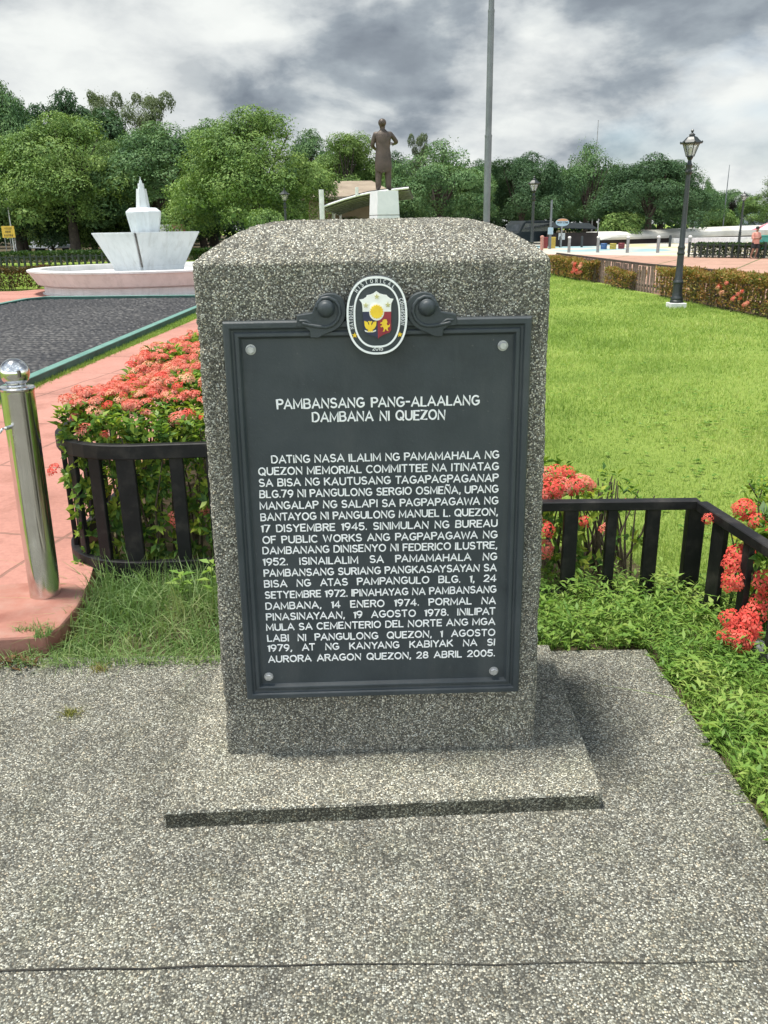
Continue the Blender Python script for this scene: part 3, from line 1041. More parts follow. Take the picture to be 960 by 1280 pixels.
GL['Ñ'] = (.66, GL['N'][1] + [[(.12, 1.2), (.22, 1.28), (.34, 1.23), (.45, 1.19), (.54, 1.26)]])
GAPL = 0.235
KERN = {('A', 'Y'): -.1, ('Y', 'A'): -.1, ('T', 'A'): -.1, ('L', 'T'): -.1, ('A', 'T'): -.1, ('W', 'A'): -.08, ('A', 'W'): -.08, ('P', 'A'): -.09, ('L', 'Y'): -.1, ('L', 'A'): -.02}


def put_glyph(b, ch, place, cap, sx, thick, h0, hi):
    """one raised letter; place maps letter units (x, y) to the marker plane (x, z)"""
    rw, rh = thick * cap / 2, hi
    for st_ in GL[ch][1]:
        pts = [place(x * sx, y) for x, y in st_]
        pts = [p for i, p in enumerate(pts) if i == 0 or math.dist(p, pts[i - 1]) > 1e-6]
        n_ = len(pts)
        closed = n_ > 3 and math.dist(pts[0], pts[-1]) < cap * .01
        if closed:
            pts = pts[:-1]; n_ -= 1
        rings = []
        for i in range(n_):
            p = Vector(pts[i])
            if closed:
                d = (Vector(pts[(i + 1) % n_]) - Vector(pts[i - 1])).normalized(); k_ = 1.0
            else:
                d = (Vector(pts[min(i + 1, n_ - 1)]) - Vector(pts[max(i - 1, 0)])).normalized(); k_ = 1.0
                if 0 < i < n_ - 1:
                    d0 = (p - Vector(pts[i - 1])).normalized(); d1 = (Vector(pts[i + 1]) - p).normalized()
                    c_ = max(-.95, d0.dot(d1)); k_ = min(1.7, 1 / math.sqrt((1 + c_) / 2))
                elif n_ > 1:
                    p = p + d * rw * (.55 if i else -.55)
            nn_ = Vector((-d.y, d.x))
            prof_ = ((1, 0), (.86, .75), (.45, 1), (-.45, 1), (-.86, .75), (-1, 0))
            rings.append([(p.x + nn_.x * rw * k_ * u_, FY(h0 + rh * w_), p.y + nn_.y * rw * k_ * u_) for u_, w_ in prof_])
        if closed:
            rings.append(rings[0])
        if len(rings) > 1:
            b.loft(rings, not closed, not closed)


def word_layout(w, gap=None):
    gap = GAPL if gap is None else gap
    xs, x = [], 0.0
    for i, ch in enumerate(w):
        if i:
            x += gap + KERN.get((w[i - 1], ch), 0)
        xs.append(x)
        x += GL[ch][0]
    return xs, x


def put_line(b, s, xa, xb, zb, cap, h0, minsp=0.66, jit=True, thick=.205, hi=.0022):
    """justify the words of s between xa and xb on baseline zb with capitals cap high"""
    words = s.split()
    lay = [word_layout(w) for w in words]
    tot = sum(l[1] for l in lay) * cap
    nsp = len(words) - 1
    sx = min(1.2, (xb - xa) / (tot + nsp * minsp * cap)) if nsp else (xb - xa) / tot
    gap = ((xb - xa) - tot * sx) / nsp if nsp else 0
    x = xa
    for w, (xs, wd) in zip(words, lay):
        for ch, gx in zip(w, xs):
            dz = random.uniform(-.02, .02) * cap if jit else 0
            rot = random.uniform(-.03, .03) if jit else 0
            x0 = x + gx * cap * sx

            def place(u_, v_, x0=x0, dz=dz, rot=rot):
                return (x0 + (u_ * math.cos(rot) - v_ * math.sin(rot)) * cap, zb + dz + (u_ * math.sin(rot) + v_ * math.cos(rot)) * cap)
            put_glyph(b, ch, place, cap, sx, thick, h0, hi)
        x += wd * cap * sx + gap


LINES = [
    ("DATiNG NASA ILALIM NG PAMAMAHALA NG", 339.4, 623.6, 578.7, 573.9),
    ("QUEZON MEMORIAL COMMITTEE NA ITINATAG", 323.2, 623.2, 593.7, 588.5),
    ("SA BISA NG KAUTUSANG TAGAPAGPAGANAP", 324, 623, 608, 602.7),
    ("BLG.79 NI PANGULONG SERGIO OSMEÑA, UPANG", 324.7, 622.8, 622.2, 616.6),
    ("MANGALAP NG SALAPI SA PAGPAPAGAWA NG", 325, 622.5, 636.5, 631.2),
    ("BANTAYOG NI PANGULONG MANUEL L. QUEZON,", 326, 622, 650.7, 645.1),
    ("17 DISYEMBRE 1945. SINIMULAN NG BUREAU", 326.5, 621.7, 665, 659.4),
    ("OF PUBLIC WORKS ANG PAGPAPAGAWA NG", 328.5, 621.4, 678.9, 673.6),
    ("DAMBANANG DINISENYO NI FEDERICO ILUSTRE,", 328.5, 621.2, 692.4, 686.7),
    ("1952. iSINAILALIM SA PAMAMAHALA NG", 329, 621, 706.2, 701),
    ("PAMBANSANG SURIANG PANGKASAYSAYAN SA", 330, 620.6, 720.1, 714.9),
    ("BISA NG ATAS PAMPANGULO BLG. 1, 24", 330.5, 620.2, 733.6, 728),
    ("SETYEMBRE 1972. IPINAHAYAG NA PAMBANSANG", 331.5, 620.2, 747.5, 741.9),
    ("DAMBANA, 14 ENERO 1974. PORMAL NA", 332.2, 619.5, 761.4, 755.7),
    ("PINASINAYAAN, 19 AGOSTO 1978. INILIPAT", 333, 619, 774.9, 768.9),
    ("MULA SA CEMENTERIO DEL NORTE ANG MGA", 333, 618.7, 787.6, 782),
    ("LABI NI PANGULONG QUEZON, 1 AGOSTO", 334.5, 618.7, 801.5, 795.5),
    ("1979, AT NG KANYANG KABIYAK NA SI", 334.9, 618.3, 813.9, 807.5),
    ("AURORA ARAGON QUEZON, 28 ABRIL 2005.", 335.6, 618.3, 827.4, 821.4)]
b = MB()
for s, xa, xb, ya, yb in LINES:
    A, B = uv(xa, ya, PANEL), uv(xb, yb, PANEL)
    top = uv((xa + xb) / 2, (ya + yb) / 2 - (10.25 - 1.5 * LINES.index((s, xa, xb, ya, yb)) / 18), PANEL)
    zb = (A[1] + B[1]) / 2
    hc = top[1] - zb
    put_line(b, s, A[0] + .05 * hc, B[0] - .05 * hc, zb + .075 * hc, hc * .85, PANEL - 0.0004)
b.build('inscription', M['white'], mk)
b = MB()
for s, xa, xb, ya, yb in (("PAMBANSANG PANG-ALAALANG", 347, 598.5, 511, 507.3), ("DAMBANA NI QUEZON", 391, 555.7, 527.4, 525)):
    A, B = uv(xa, ya, PANEL), uv(xb, yb, PANEL)
    top = uv((xa + xb) / 2, (ya + yb) / 2 - 12.9, PANEL)
    zb = (A[1] + B[1]) / 2
    hc = top[1] - zb
    put_line(b, s, A[0], B[0], zb + .07 * hc, hc * .86, PANEL - 0.0004, minsp=.8)
b.build('title_lettering', M['white'], mk)

# ---- bolts
for bx_, by_ in ((313.5, 437), (628.5, 432), (336, 845.5), (617, 838.5)):
    cx_, cz_ = uv(bx_, by_, PANEL)
    b = MB()
    rings = []
    a0 = random.random()
    for r_, h_ in ((0.0138, PANEL - 0.001), (0.0138, PANEL + 0.002)):
        rings.append([(cx_ + r_ * math.cos(2 * math.pi * k / 18), FY(h_), cz_ + r_ * math.sin(2 * math.pi * k / 18)) for k in range(18)])
    b.loft(rings, cap0=False)
    rings = []
    for r_, h_ in ((0.0115, PANEL + 0.0015), (0.0115, PANEL + 0.0085), (0.0095, PANEL + 0.0105)):
        rings.append([(cx_ + r_ * math.cos(a0 + 2 * math.pi * k / 6), FY(h_), cz_ + r_ * math.sin(a0 + 2 * math.pi * k / 6)) for k in range(6)])
    b.loft(rings, cap0=False)
    b.build('bolt', M['bolt'], mk)

# ---- the oval seal
EC = uv(471, 393)
sx_ = uv(509, 393)[0] - EC[0]
szt = uv(471, 344.3)[1] - EC[1]
szb = EC[1] - uv(471, 442)[1]
SHZ = (szt + szb) / 2
EC = (EC[0], EC[1] + (szt - szb) / 2)
SHX = sx_


def stadium(inset, n=72):
    """oval with straight flanks, drawn as a superellipse"""
    out = []
    for k in range(n):
        a = 2 * math.pi * k / n
        c_, s_ = math.cos(a), math.sin(a)
        e = 2 / 2.35
        x = (SHX) * math.copysign(abs(c_) ** e, c_)
        z = (SHZ) * math.copysign(abs(s_) ** e, s_)
        # inset along the normal, approximated
        nx, nz = x / SHX ** 2, z / SHZ ** 2
        L_ = math.hypot(nx, nz) + 1e-9
        out.append((EC[0] + x - inset * nx / L_, EC[1] + z - inset * nz / L_))
    return out


seal = link('seal', bpy.data.meshes.new('seal'), None, mk)
bpy.data.objects.remove(seal)
b = MB()
plate(b, stadium(0.0), 0.004, 0.050)
seal = b.build('seal', M['marker'], mk, smooth=40, bevel=0.002)


def ring_plate(b, i0, i1, h0, h1):
    o_, n_ = stadium(i0), stadium(i1)
    b.loft([[(x, FY(h0), z) for x, z in o_], [(x, FY(h1), z) for x, z in o_], [(x, FY(h1), z) for x, z in n_], [(x, FY(h0), z) for x, z in n_]], False, False)


b = MB()
ring_plate(b, 0.001, 0.0062, 0.049, 0.053)
ring_plate(b, 0.0185, 0.0232, 0.049, 0.053)
b.build('seal_rings', M['white'], seal, smooth=40)

KP = 1 / 11.29


def sp(x, y):
    """outline read off an enlarged view of the seal"""
    return uv(430 + x * KP, 340 + y * KP, 0.05)


def poly_part(name, pts, h0, h1, mat, parent=seal, bev=0.0):
    b_ = MB()
    plate(b_, [sp(*p) for p in pts], h0, h1)
    return b_.build(name, mat, parent, bevel=bev)


poly_part('shield_top', [(455, 268), (500, 300), (555, 316), (600, 322), (618, 345), (655, 372), (697, 378), (668, 440), (662, 500), (664, 556), (262, 558), (260, 500), (250, 435), (216, 388), (270, 380), (312, 352), (322, 326), (370, 318), (415, 300)], 0.049, 0.0555, M['shield_white'])
poly_part('shield_left', [(262, 559), (470, 558), (478, 940), (440, 905), (360, 885), (305, 865), (280, 815)], 0.049, 0.0555, M['shield_blue'])
poly_part('shield_right', [(470.5, 558), (664, 557), (664, 815), (640, 850), (560, 880), (500, 915), (479, 940)], 0.049, 0.0555, M['shield_red'])
poly_part('sun_field', [(460 + 106 * math.cos(a), 560 + 122 * math.sin(a)) for a in np.linspace(0, 2 * math.pi, 28, endpoint=False)], 0.0555, 0.0575, M['shield_white'])
rays = []
for k in range(32):
    a = 2 * math.pi * k / 32
    r_ = 98 if k % 2 == 0 else 84
    rays.append((460 + r_ * math.cos(a), 556 + r_ * 1.04 * math.sin(a)))
poly_part('sun_emblem', rays, 0.0573, 0.060, M['yellow'])
poly_part('eagle', [(285, 688), (330, 700), (348, 742), (358, 748), (352, 712), (338, 700), (345, 688), (370, 694), (390, 688), (402, 700), (388, 712), (384, 748), (394, 742), (412, 702), (458, 690), (452, 755), (428, 795), (400, 812), (412, 838), (380, 832), (372, 846), (360, 832), (330, 840), (342, 812), (312, 796), (292, 755)], 0.0555, 0.0585, M['yellow'])
poly_part('eagle_branch', [(290, 815), (330, 828), (410, 828), (452, 812), (450, 830), (410, 846), (330, 846), (296, 834)], 0.0553, 0.0575, M['shield_white'])
poly_part('lion', [(545, 676), (570, 662), (600, 668), (612, 700), (600, 730), (618, 752), (640, 742), (634, 722), (648, 738), (640, 768), (618, 778), (612, 800), (628, 826), (604, 822), (592, 798), (576, 806), (572, 832), (544, 836), (558, 818), (560, 788), (548, 768), (522, 776), (510, 760), (536, 748), (536, 730), (508, 722), (520, 704), (538, 706)], 0.0555, 0.0585, M['yellow'])


def star(cx, cy, r, name='star', mat=None, h=0.0555, ry=None):
    pts = []
    for k in range(10):
        a = -math.pi / 2 + math.pi * k / 5
        rr = r if k % 2 == 0 else r * 0.42
        pts.append((cx + rr * math.cos(a), cy + rr * math.sin(a)))
    return poly_part(name, pts, h, h + 0.002, mat or M['star_gold'])


for c_ in ((462, 345), (308, 468), (618, 460)):
    star(*c_, 42)
star(152, 893, 42, mat=M['yellow'], h=0.05)
star(788, 882, 42, mat=M['yellow'], h=0.05)


def arc_text(b, s, pts, cap):
    """letters along a polyline of (x, z), evenly spread, feet towards its right-hand side"""
    P = [Vector(p) for p in pts]
    seg = [(P[i + 1] - P[i]).length for i in range(len(P) - 1)]
    tot = sum(seg)
    wd = [GL[c][0] for c in s]
    sx = .8
    g = (tot - sum(wd) * sx * cap) / max(1, len(s) - 1)
    x = 0.0
    for ch, w in zip(s, wd):
        mid = x + w * sx * cap / 2
        acc = 0
        for i, l in enumerate(seg):
            if acc + l >= mid or i == len(seg) - 1:
                c_ = P[i].lerp(P[i + 1], (mid - acc) / l)
                d = (P[min(i + 2, len(P) - 1)] - P[max(i - 1, 0)]).normalized()
                break
            acc += l
        nrm = Vector((-d.y, d.x))

        def place(u_, v_, c_=c_, d=d, nrm=nrm, w=w):
            q = c_ + d * ((u_ - w * sx / 2) * cap) + nrm * (v_ * cap)
            return (q.x, q.y)
        put_glyph(b, ch, place, cap, sx, .19, .0495, .0025)
        x += w * sx * cap + g


b = MB()
mid_in = stadium(0.0163, 144)


def piece(a0, a1, n=18):
    """stretch of the band's inner line between two polar angles, degrees, clockwise"""
    out = []
    for k in range(n):
        a = R(a0 + (a1 - a0) * k / (n - 1))
        best = min(mid_in, key=lambda p: abs(math.remainder(math.atan2((p[1] - EC[1]), (p[0] - EC[0])) - a, 2 * math.pi)))
        if not out or best != out[-1]:
            out.append(best)
    return out


for wd_, a0_, a1_ in (('NATIONAL', 207, 157), ('HISTORICAL', 131, 58), ('COMMISSION', 35, -22)):
    b = MB()
    arc_text(b, wd_, piece(a0_, a1_), 0.0088)
    b.build('seal_lettering', M['white'], seal)
c0 = sp(405, 1106); c1 = sp(548, 1106)
b = MB()
put_line(b, '2015', c0[0], c1[0], c0[1], 0.0092, 0.0495, jit=False, thick=.2)
b.build('seal_lettering', M['white'], seal)

# ================================================================== BOLLARD AND CHAIN
bl = on_z(57, 742, PZ + 0.006)
tp = on_d(20, 480, bl.y)
bol = empty('bollard', bl, 0, 'shiny stainless steel bollard with ball top on red cement kerb', 'bollard')
HB = tp.z - bl.z - .025
bol.rotation_euler = (0, R(.9), 0)
b = MB()
b.lathe([(0.066, 0), (0.066, 0.01), (0.0655, 0.012), (0.0655, HB - 0.012), (0.066, HB - 0.01), (0.066, HB)], 48)
b.build('tube', M['chrome'], bol, smooth=40)
b = MB()
b.lathe([(0.058, HB - 0.001), (0.070, HB + 0.002), (0.072, HB + 0.01), (0.066, HB + 0.016), (0.04, HB + 0.018), (0.036, HB + 0.024)], 40)
b.build('collar', M['chrome'], bol, smooth=40)
b = MB()
b.sphere((0, 0, HB + 0.072), 0.058, 40, 24)
b.build('ball', M['chrome'], bol, smooth=180)
b = MB()
b.lathe([(0.0, 0.0), (0.008, 0.0), (0.008, 0.03), (0.0, 0.032)], 10, M=Matrix.Translation((-0.02, -0.062, HB - 0.14)) @ Matrix.Rotation(R(72), 4, 'Z') @ Matrix.Rotation(R(-90), 4, 'Y'))
b.build('chain_eye', M['chain'], bol)


def torus(b, c, a, R0, r, ax, nu=14, nv=6, stretch=1.5):
    """one chain link: stretched ring along a, lying in the plane of a and ax"""
    a = a.normalized(); ax = (ax - a * ax.dot(a)).normalized(); nn = a.cross(ax)
    rings = []
    for i in range(nu):
        t_ = 2 * math.pi * i / nu
        cc = c + a * (math.cos(t_) * R0 * stretch) + ax * (math.sin(t_) * R0)
        rad = (a * math.cos(t_) + ax * math.sin(t_))
        rings.append([cc + (rad * math.cos(2 * math.pi * k / nv) + nn * math.sin(2 * math.pi * k / nv)) * r for k in range(nv)])
    rings.append(rings[0])
    b.loft(rings, False, False)


b = MB()
p0 = bl + Vector((-0.028, -0.088, HB - 0.14))
b2 = copy_tree(bol)
b2.location = (-2.75, 2.4, 0.0)
b2.rotation_euler = (0, 0, R(150))
b2['label'] = 'second stainless bollard holding the other end of the chain, beyond the left edge'
p1 = Vector((-2.69, 2.43, HB - .14))
prev = p0
k = 0
N = 60
for i in range(N):
    t_ = (i + 0.5) / N
    c_ = p0.lerp(p1, t_)
    c_.z -= 0.36 * 4 * t_ * (1 - t_)
    t2 = (i + 0.6) / N
    d_ = p0.lerp(p1, t2); d_.z -= 0.36 * 4 * t2 * (1 - t2)
    ax = Vector((0, 0, 1)) if i % 2 else Vector((0, 1, 0.2))
    torus(b, c_, d_ - c_, 0.0115, 0.0042, ax)
tag(b.build('chain', M['chain'], smooth=60), 'steel link chain hanging from the side of the shiny bollard', 'chain')

# ================================================================== FENCES BESIDE THE MONUMENT
def flat_bar(name, p, q, w, h, mat, parent, along):
    """upright flat slat from p to q: w wide along the rail direction, h thick"""
    b_ = MB()
    p, q = Vector(p), Vector(q)
    a_ = Vector((along[0], along[1], 0)).normalized()
    s_ = Vector((-a_.y, a_.x, 0))
    ring = lambda c: [c - a_ * w / 2 - s_ * h / 2, c + a_ * w / 2 - s_ * h / 2, c + a_ * w / 2 + s_ * h / 2, c - a_ * w / 2 + s_ * h / 2]
    b_.loft([ring(p), ring(q)])
    return b_.build(name, mat, parent, bevel=0.003, seg=1)


def rail_strip(name, pts, z0, z1, th, mat, parent, bev=0.004):
    """bar following pts (x, y) on plan, th thick, z0..z1"""
    b_ = MB()
    n_ = len(pts)
    rings = []
    for i in range(n_):
        p = Vector((*pts[i], 0))
        d = (Vector((*pts[min(i + 1, n_ - 1)], 0)) - Vector((*pts[max(i - 1, 0)], 0))).normalized()
        s_ = Vector((-d.y, d.x, 0))
        k_ = 1.0
        if 0 < i < n_ - 1:
            d1 = (p - Vector((*pts[i - 1], 0))).normalized()
            k_ = 1 / max(0.5, math.sqrt((1 + d1.dot((Vector((*pts[i + 1], 0)) - p).normalized())) / 2))
        a_, c_ = p - s_ * th / 2 * k_, p + s_ * th / 2 * k_
        rings.append([Vector((a_.x, a_.y, z0)), Vector((c_.x, c_.y, z0)), Vector((c_.x, c_.y, z1)), Vector((a_.x, a_.y, z1))])
    b_.loft(rings)
    return b_.build(name, mat, parent, bevel=bev, seg=1)


# left fence: runs behind the stone, rounds the corner and goes back beside the path
zt = on_d(165, 557, 3.67).z
FL = empty('garden_fence', (-1.1, 3.69, 0), 0, 'low black timber slat fence with rounded corner around the big red-flowered bed', 'fence')
off = Vector((-1.1, 3.69))
core = [(-0.3, 3.74), (-0.86, 3.71), (-1.14, 3.69), (-1.22, 3.696), (-1.29, 3.71), (-1.355, 3.735), (-1.415, 3.772), (-1.47, 3.82), (-1.515, 3.876), (-1.55, 3.94), (-1.575, 4.01), (-1.59, 4.09), (-1.597, 4.2), (-1.6, 4.6), (-1.6, 6.6)]
cl = [(x - off.x, y - off.y) for x, y in core]
rail_strip('top_rail', cl, zt - 0.068, zt, 0.04, M['black'], FL)
rail_strip('bottom_rail', cl, 0.055, 0.125, 0.035, M['black'], FL)
for x, y, ax, wide in ((-0.52, 3.722, (1, 0.05), 0.062), (-0.78, 3.714, (1, 0.05), 0.062), (-0.945, 3.707, (1, 0.05), 0.062), (-1.175, 3.695, (1, .0), 0.085), (-1.325, 3.722, (1, -.35), 0.062),
                       (-1.455, 3.806, (.75, -.7), 0.05), (-1.552, 3.945, (.4, -1), 0.06), (-1.594, 4.15, (.05, -1), 0.06), (-1.6, 4.4, (0, 1), 0.06), (-1.6, 4.65, (0, 1), 0.06), (-1.6, 4.9, (0, 1), 0.06), (-1.6, 5.2, (0, 1), .06), (-1.6, 5.5, (0, 1), .06)):
    big = wide > 0.08
    s_ = Vector((-ax[1], ax[0])).normalized() * 0.008
    flat_bar('post' if big else 'slat', (x - off.x + s_.x, y - off.y + s_.y, -0.03 if big else 0.1), (x - off.x + s_.x, y - off.y + s_.y, zt - 0.05), wide, 0.024, M['black'], FL, ax)

# right fence: lower, with an angular corner
zr = 0.462
FR = empty('garden_fence', (1.37, 3.47, 0), 0, 'low black slat fence with sharp corner on the weedy right side of the stone', 'fence')
off = Vector((1.37, 3.47))
cl = [(-1.0, 0.015), (0.0, 0.0), (0.075, -0.62), (0.12, -1.1), (0.16, -1.6), (0.26, -2.8)]
rail_strip('top_rail', [cl[0], cl[1]], zr - 0.042, zr, 0.05, M['black'], FR)
rail_strip('top_rail', [(cl[1][0] + 0.004, cl[1][1] - 0.028)] + cl[2:], zr - 0.043, zr - 0.001, 0.05, M['black'], FR)
rail_strip('bottom_rail', [cl[0], cl[1]], -0.01, 0.035, 0.04, M['black'], FR)
rail_strip('bottom_rail', [(cl[1][0] + 0.004, cl[1][1] - 0.028)] + cl[2:], -0.01, 0.035, 0.04, M['black'], FR)
for x in (-0.84, -0.55, -0.37, -0.19):
    flat_bar('slat', (x, 0.012, 0.0), (x, 0.012, zr - 0.04), 0.062 if x != -0.37 else 0.045, 0.03, M['black'], FR, (1, 0))
flat_bar('post', (0.0, 0.02, -0.05), (0.0, 0.02, zr - 0.04), 0.075, 0.05, M['black'], FR, (1, 0))
for t_, w_ in ((0.20, 0.075), (0.42, 0.04), (0.66, 0.07), (0.92, 0.05), (1.25, 0.07), (1.55, .05), (1.85, .07), (2.2, .05), (2.5, .07)):
    x = 0.122 * t_ if t_ < .7 else float(np.interp(t_, [.62, 1.1, 1.6, 2.8], [.075, .12, .16, .26]))
    flat_bar('slat', (x, -t_, 0.0), (x, -t_, zr - 0.04), w_, 0.03, M['black'], FR, (0.3, -1))

# grey broken kerb stones in the weeds below the right fence
b = MB()
b.bar((1.405, 3.02, 0.0), (1.475, 2.76, 0.0), 0.06, 0.13)
tag(b.build('kerb_stone', M['kerb'], bevel=0.012), 'grey concrete kerb stone in weeds under the right fence, the farther one', 'kerb stone', 'kerb stones under the fence')
b = MB()
b.bar((1.48, 2.73, 0.0), (1.54, 2.45, -0.01), 0.06, 0.12)
tag(b.build('kerb_stone', M['kerb'], bevel=0.012), 'grey concrete kerb stone in weeds under the right fence, the nearer one', 'kerb stone', 'kerb stones under the fence')


# ================================================================== LEAVES
def unit(a):
    return a / (np.linalg.norm(a, axis=1, keepdims=True) + 1e-9)


def leaf_arrays(P, D, N, Ln, Wd, fold=0.25, droop=0.0):
    """diamond leaves: P base, D along, N upper side"""
    D = unit(D)
    S = unit(np.cross(D, N))
    N = np.cross(S, D)
    Ln = Ln[:, None]; Wd = Wd[:, None]
    mid = P + D * Ln * 0.45
    tip = P + D * Ln - N * Ln * droop
    l_ = mid + S * Wd / 2 + N * Wd * fold
    r_ = mid - S * Wd / 2 + N * Wd * fold
    V = np.stack([P, r_, tip, l_], 1).reshape(-1, 3)
    F = np.arange(len(P) * 4).reshape(-1, 4)
    return V, F


def rand_dirs(n, zmin=-1.0):
    z = rng.uniform(zmin, 1, n)
    a = rng.uniform(0, 2 * np.pi, n)
    r = np.sqrt(np.maximum(0, 1 - z * z))
    return np.stack([r * np.cos(a), r * np.sin(a), z], 1)


def crown_mesh(name, lobes, nleaf, size, seed, flat=0.35, gap=-0.55, aspect=0.6):
    """leaf sprays through the volume of a crown; lobes = (cx,cy,cz, rx,ry,rz)"""
    vol = np.array([l[3] * l[4] + l[3] * l[5] for l in lobes])
    cnt = (nleaf * vol / vol.sum()).astype(int)
    Ps, Os = [], []
    for l, n_ in zip(lobes, cnt):
        d = rand_dirs(int(n_ * 1.7), -0.8)
        rr = 1.0 - np.abs(rng.normal(0, 0.17, len(d)))
        rr *= 1.0 + 0.24 * wave_noise(d * 1.0 + np.array(l[:3]), 2.6, seed + 5, 3)
        stray = rng.random(len(d)) < 0.16
        rr = np.where(stray, rr * (1 + 0.3 * np.maximum(0, wave_noise(d + np.array(l[:3]), 5.0, seed + 9, 2))), rr)
        p = np.array(l[:3]) + d * rr[:, None] * np.array(l[3:6])
        keep = wave_noise(p, 0.7, seed, 3) > gap + rng.normal(0, 0.15, len(p))
        p, d = p[keep][:n_], d[keep][:n_]
        Ps.append(p)
        Os.append(d)
    P = np.concatenate(Ps); O = np.concatenate(Os)
    n_ = len(P)
    N = unit(O * 1.0 + np.array([0, 0, 0.55]) + rng.normal(0, 0.5, (n_, 3)))
    D = rng.normal(0, 1, (n_, 3)) + O * 0.8
    D[:, 2] -= flat
    D -= N * (D * N).sum(1, keepdims=True)
    Ln = size * np.exp(rng.normal(0, 0.28, n_))
    V, F = leaf_arrays(P, D, N, Ln, Ln * aspect * rng.uniform(.7, 1.2, n_), 0.12, 0.15)
    return np_mesh(name, V, F)


def trunk_mb(base_r, h, lobes, lean=(0, 0)):
    b_ = MB()
    top = Vector((lean[0], lean[1], h))
    b_.tube([(0, 0, -0.15), (0.02, 0, 0.3), (lean[0] * 0.4, lean[1] * 0.4, h * 0.5), tuple(top)], [base_r * 1.45, base_r * 1.05, base_r * 0.9, base_r * 0.75], 10)
    for l in lobes:
        e = Vector(l[:3])
        midp = top.lerp(e, 0.5) + Vector((random.uniform(-.3, .3), random.uniform(-.3, .3), -0.2))
        b_.tube([tuple(top - Vector((0, 0, 0.3))), tuple(midp), tuple(e)], [base_r * 0.5, base_r * 0.28, base_r * 0.1], 6)
    return b_


def rand_lobes(seed, w, h0, h1, n, spread=0.80, dome=True, lr=(0.15, 0.38)):
    """lobes of a crown w wide between heights h0 and h1"""
    r_ = random.Random(seed)
    lobes = []
    hh = h1 - h0
    lobes.append((0, 0, h0 + hh * 0.48, w * 0.27, w * 0.27, hh * 0.34))
    for i in range(n):
        a = 2 * math.pi * (i * 0.618 + r_.uniform(-.06, .06))
        q = math.sqrt((i + 0.6) / n)
        rad = w / 2 * spread * q
        zc = h0 + hh * (0.80 - 0.52 * q * q + r_.uniform(-.09, .09)) if dome else h0 + hh * r_.uniform(0.25, 0.8)
        lr_ = w / 2 * r_.uniform(*lr)
        lobes.append((rad * math.cos(a), rad * math.sin(a), zc, lr_ * r_.uniform(.9, 1.15), lr_ * r_.uniform(.9, 1.15), lr_ * r_.uniform(.6, .8)))
    return lobes


def make_tree(name, mat, lobes, nleaf, size, seed, trunk_r, trunk_h, lean=(0, 0), gap=-0.16, flat=0.35, aspect=0.6, limbs=14):
    root = empty(name, (0, 0, -100))
    trunk_mb(trunk_r, trunk_h, lobes[:limbs], lean).build('trunk', M['trunk'], root, smooth=60)
    link('crown', crown_mesh('crown', lobes, nleaf, size, seed, flat, gap, aspect), mat, root)
    return root


# kinds of tree, each about 10 m wide or as named; w, h in metres
K = {}
K['spread'] = (make_tree('broadleaf_tree', M['tree_a'], rand_lobes(3, 10, 0.2, 10, 44), 80000, 0.13, 11, 0.32, 3.6), 10.0, 10.0)
K['spread2'] = (make_tree('broadleaf_tree', M['tree_b'], rand_lobes(8, 10, 0.0, 10.2, 44), 70000, 0.14, 21, 0.34, 3.4, (0.4, 0)), 10.0, 10.0)
K['round'] = (make_tree('rain_tree', M['tree_b'], rand_lobes(14, 10, 0.4, 8.0, 42, 0.8, True, (0.19, 0.29)), 60000, 0.14, 31, 0.3, 2.6, (0, 0), -0.25), 10.0, 8.0)
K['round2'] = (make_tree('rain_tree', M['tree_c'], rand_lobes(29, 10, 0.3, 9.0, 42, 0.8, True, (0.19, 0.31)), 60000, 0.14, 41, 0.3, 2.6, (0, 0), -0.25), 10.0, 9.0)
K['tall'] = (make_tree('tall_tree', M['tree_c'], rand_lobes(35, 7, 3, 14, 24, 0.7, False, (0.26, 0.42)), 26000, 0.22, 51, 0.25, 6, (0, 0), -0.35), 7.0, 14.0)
K['airy'] = (make_tree('airy_tree', M['tree_d'], rand_lobes(44, 7, 5, 14, 22, 0.8, False, (0.16, 0.32)), 14000, 0.2, 61, 0.2, 7, (0, 0), 0.0, 0.35, 0.5, 20), 7.0, 14.0)
K['bush'] = (make_tree('shrub', M['tree_a'], rand_lobes(52, 4, 0.1, 3.0, 9, 0.7, True, (0.4, 0.55)), 7000, 0.17, 71, 0.07, 0.6), 4.0, 3.0)
used = set()


def plant(kind, px, ytop, wpx, D, label, cat='tree', group=None, rz=None, hscale=1.0, ground=GZ):
    """tree of a kind whose crown is wpx wide and whose top meets the sight line at height ytop"""
    proto, w0, h0 = K[kind]
    top = on_d(px, ytop, D)
    ppm = FPX / math.sqrt(D * D + 1)
    ppm = (on_d(px + 50, ytop, D) - top).length / 50
    w = (wpx * ppm * (1.3 if px < 470 else 1.22)) if kind not in ('airy', 'bush') else wpx * ppm
    if kind in used:
        o = copy_tree(proto)
    else:
        o = proto
        used.add(kind)
    o.location = (top.x, D, ground)
    o.scale = (w / w0, w / w0, (top.z - ground) / h0 * hscale * 1.04)
    o.rotation_euler = (0, 0, rz if rz is not None else random.uniform(0, 6.28))
    tag(o, label, cat, group)
    return o


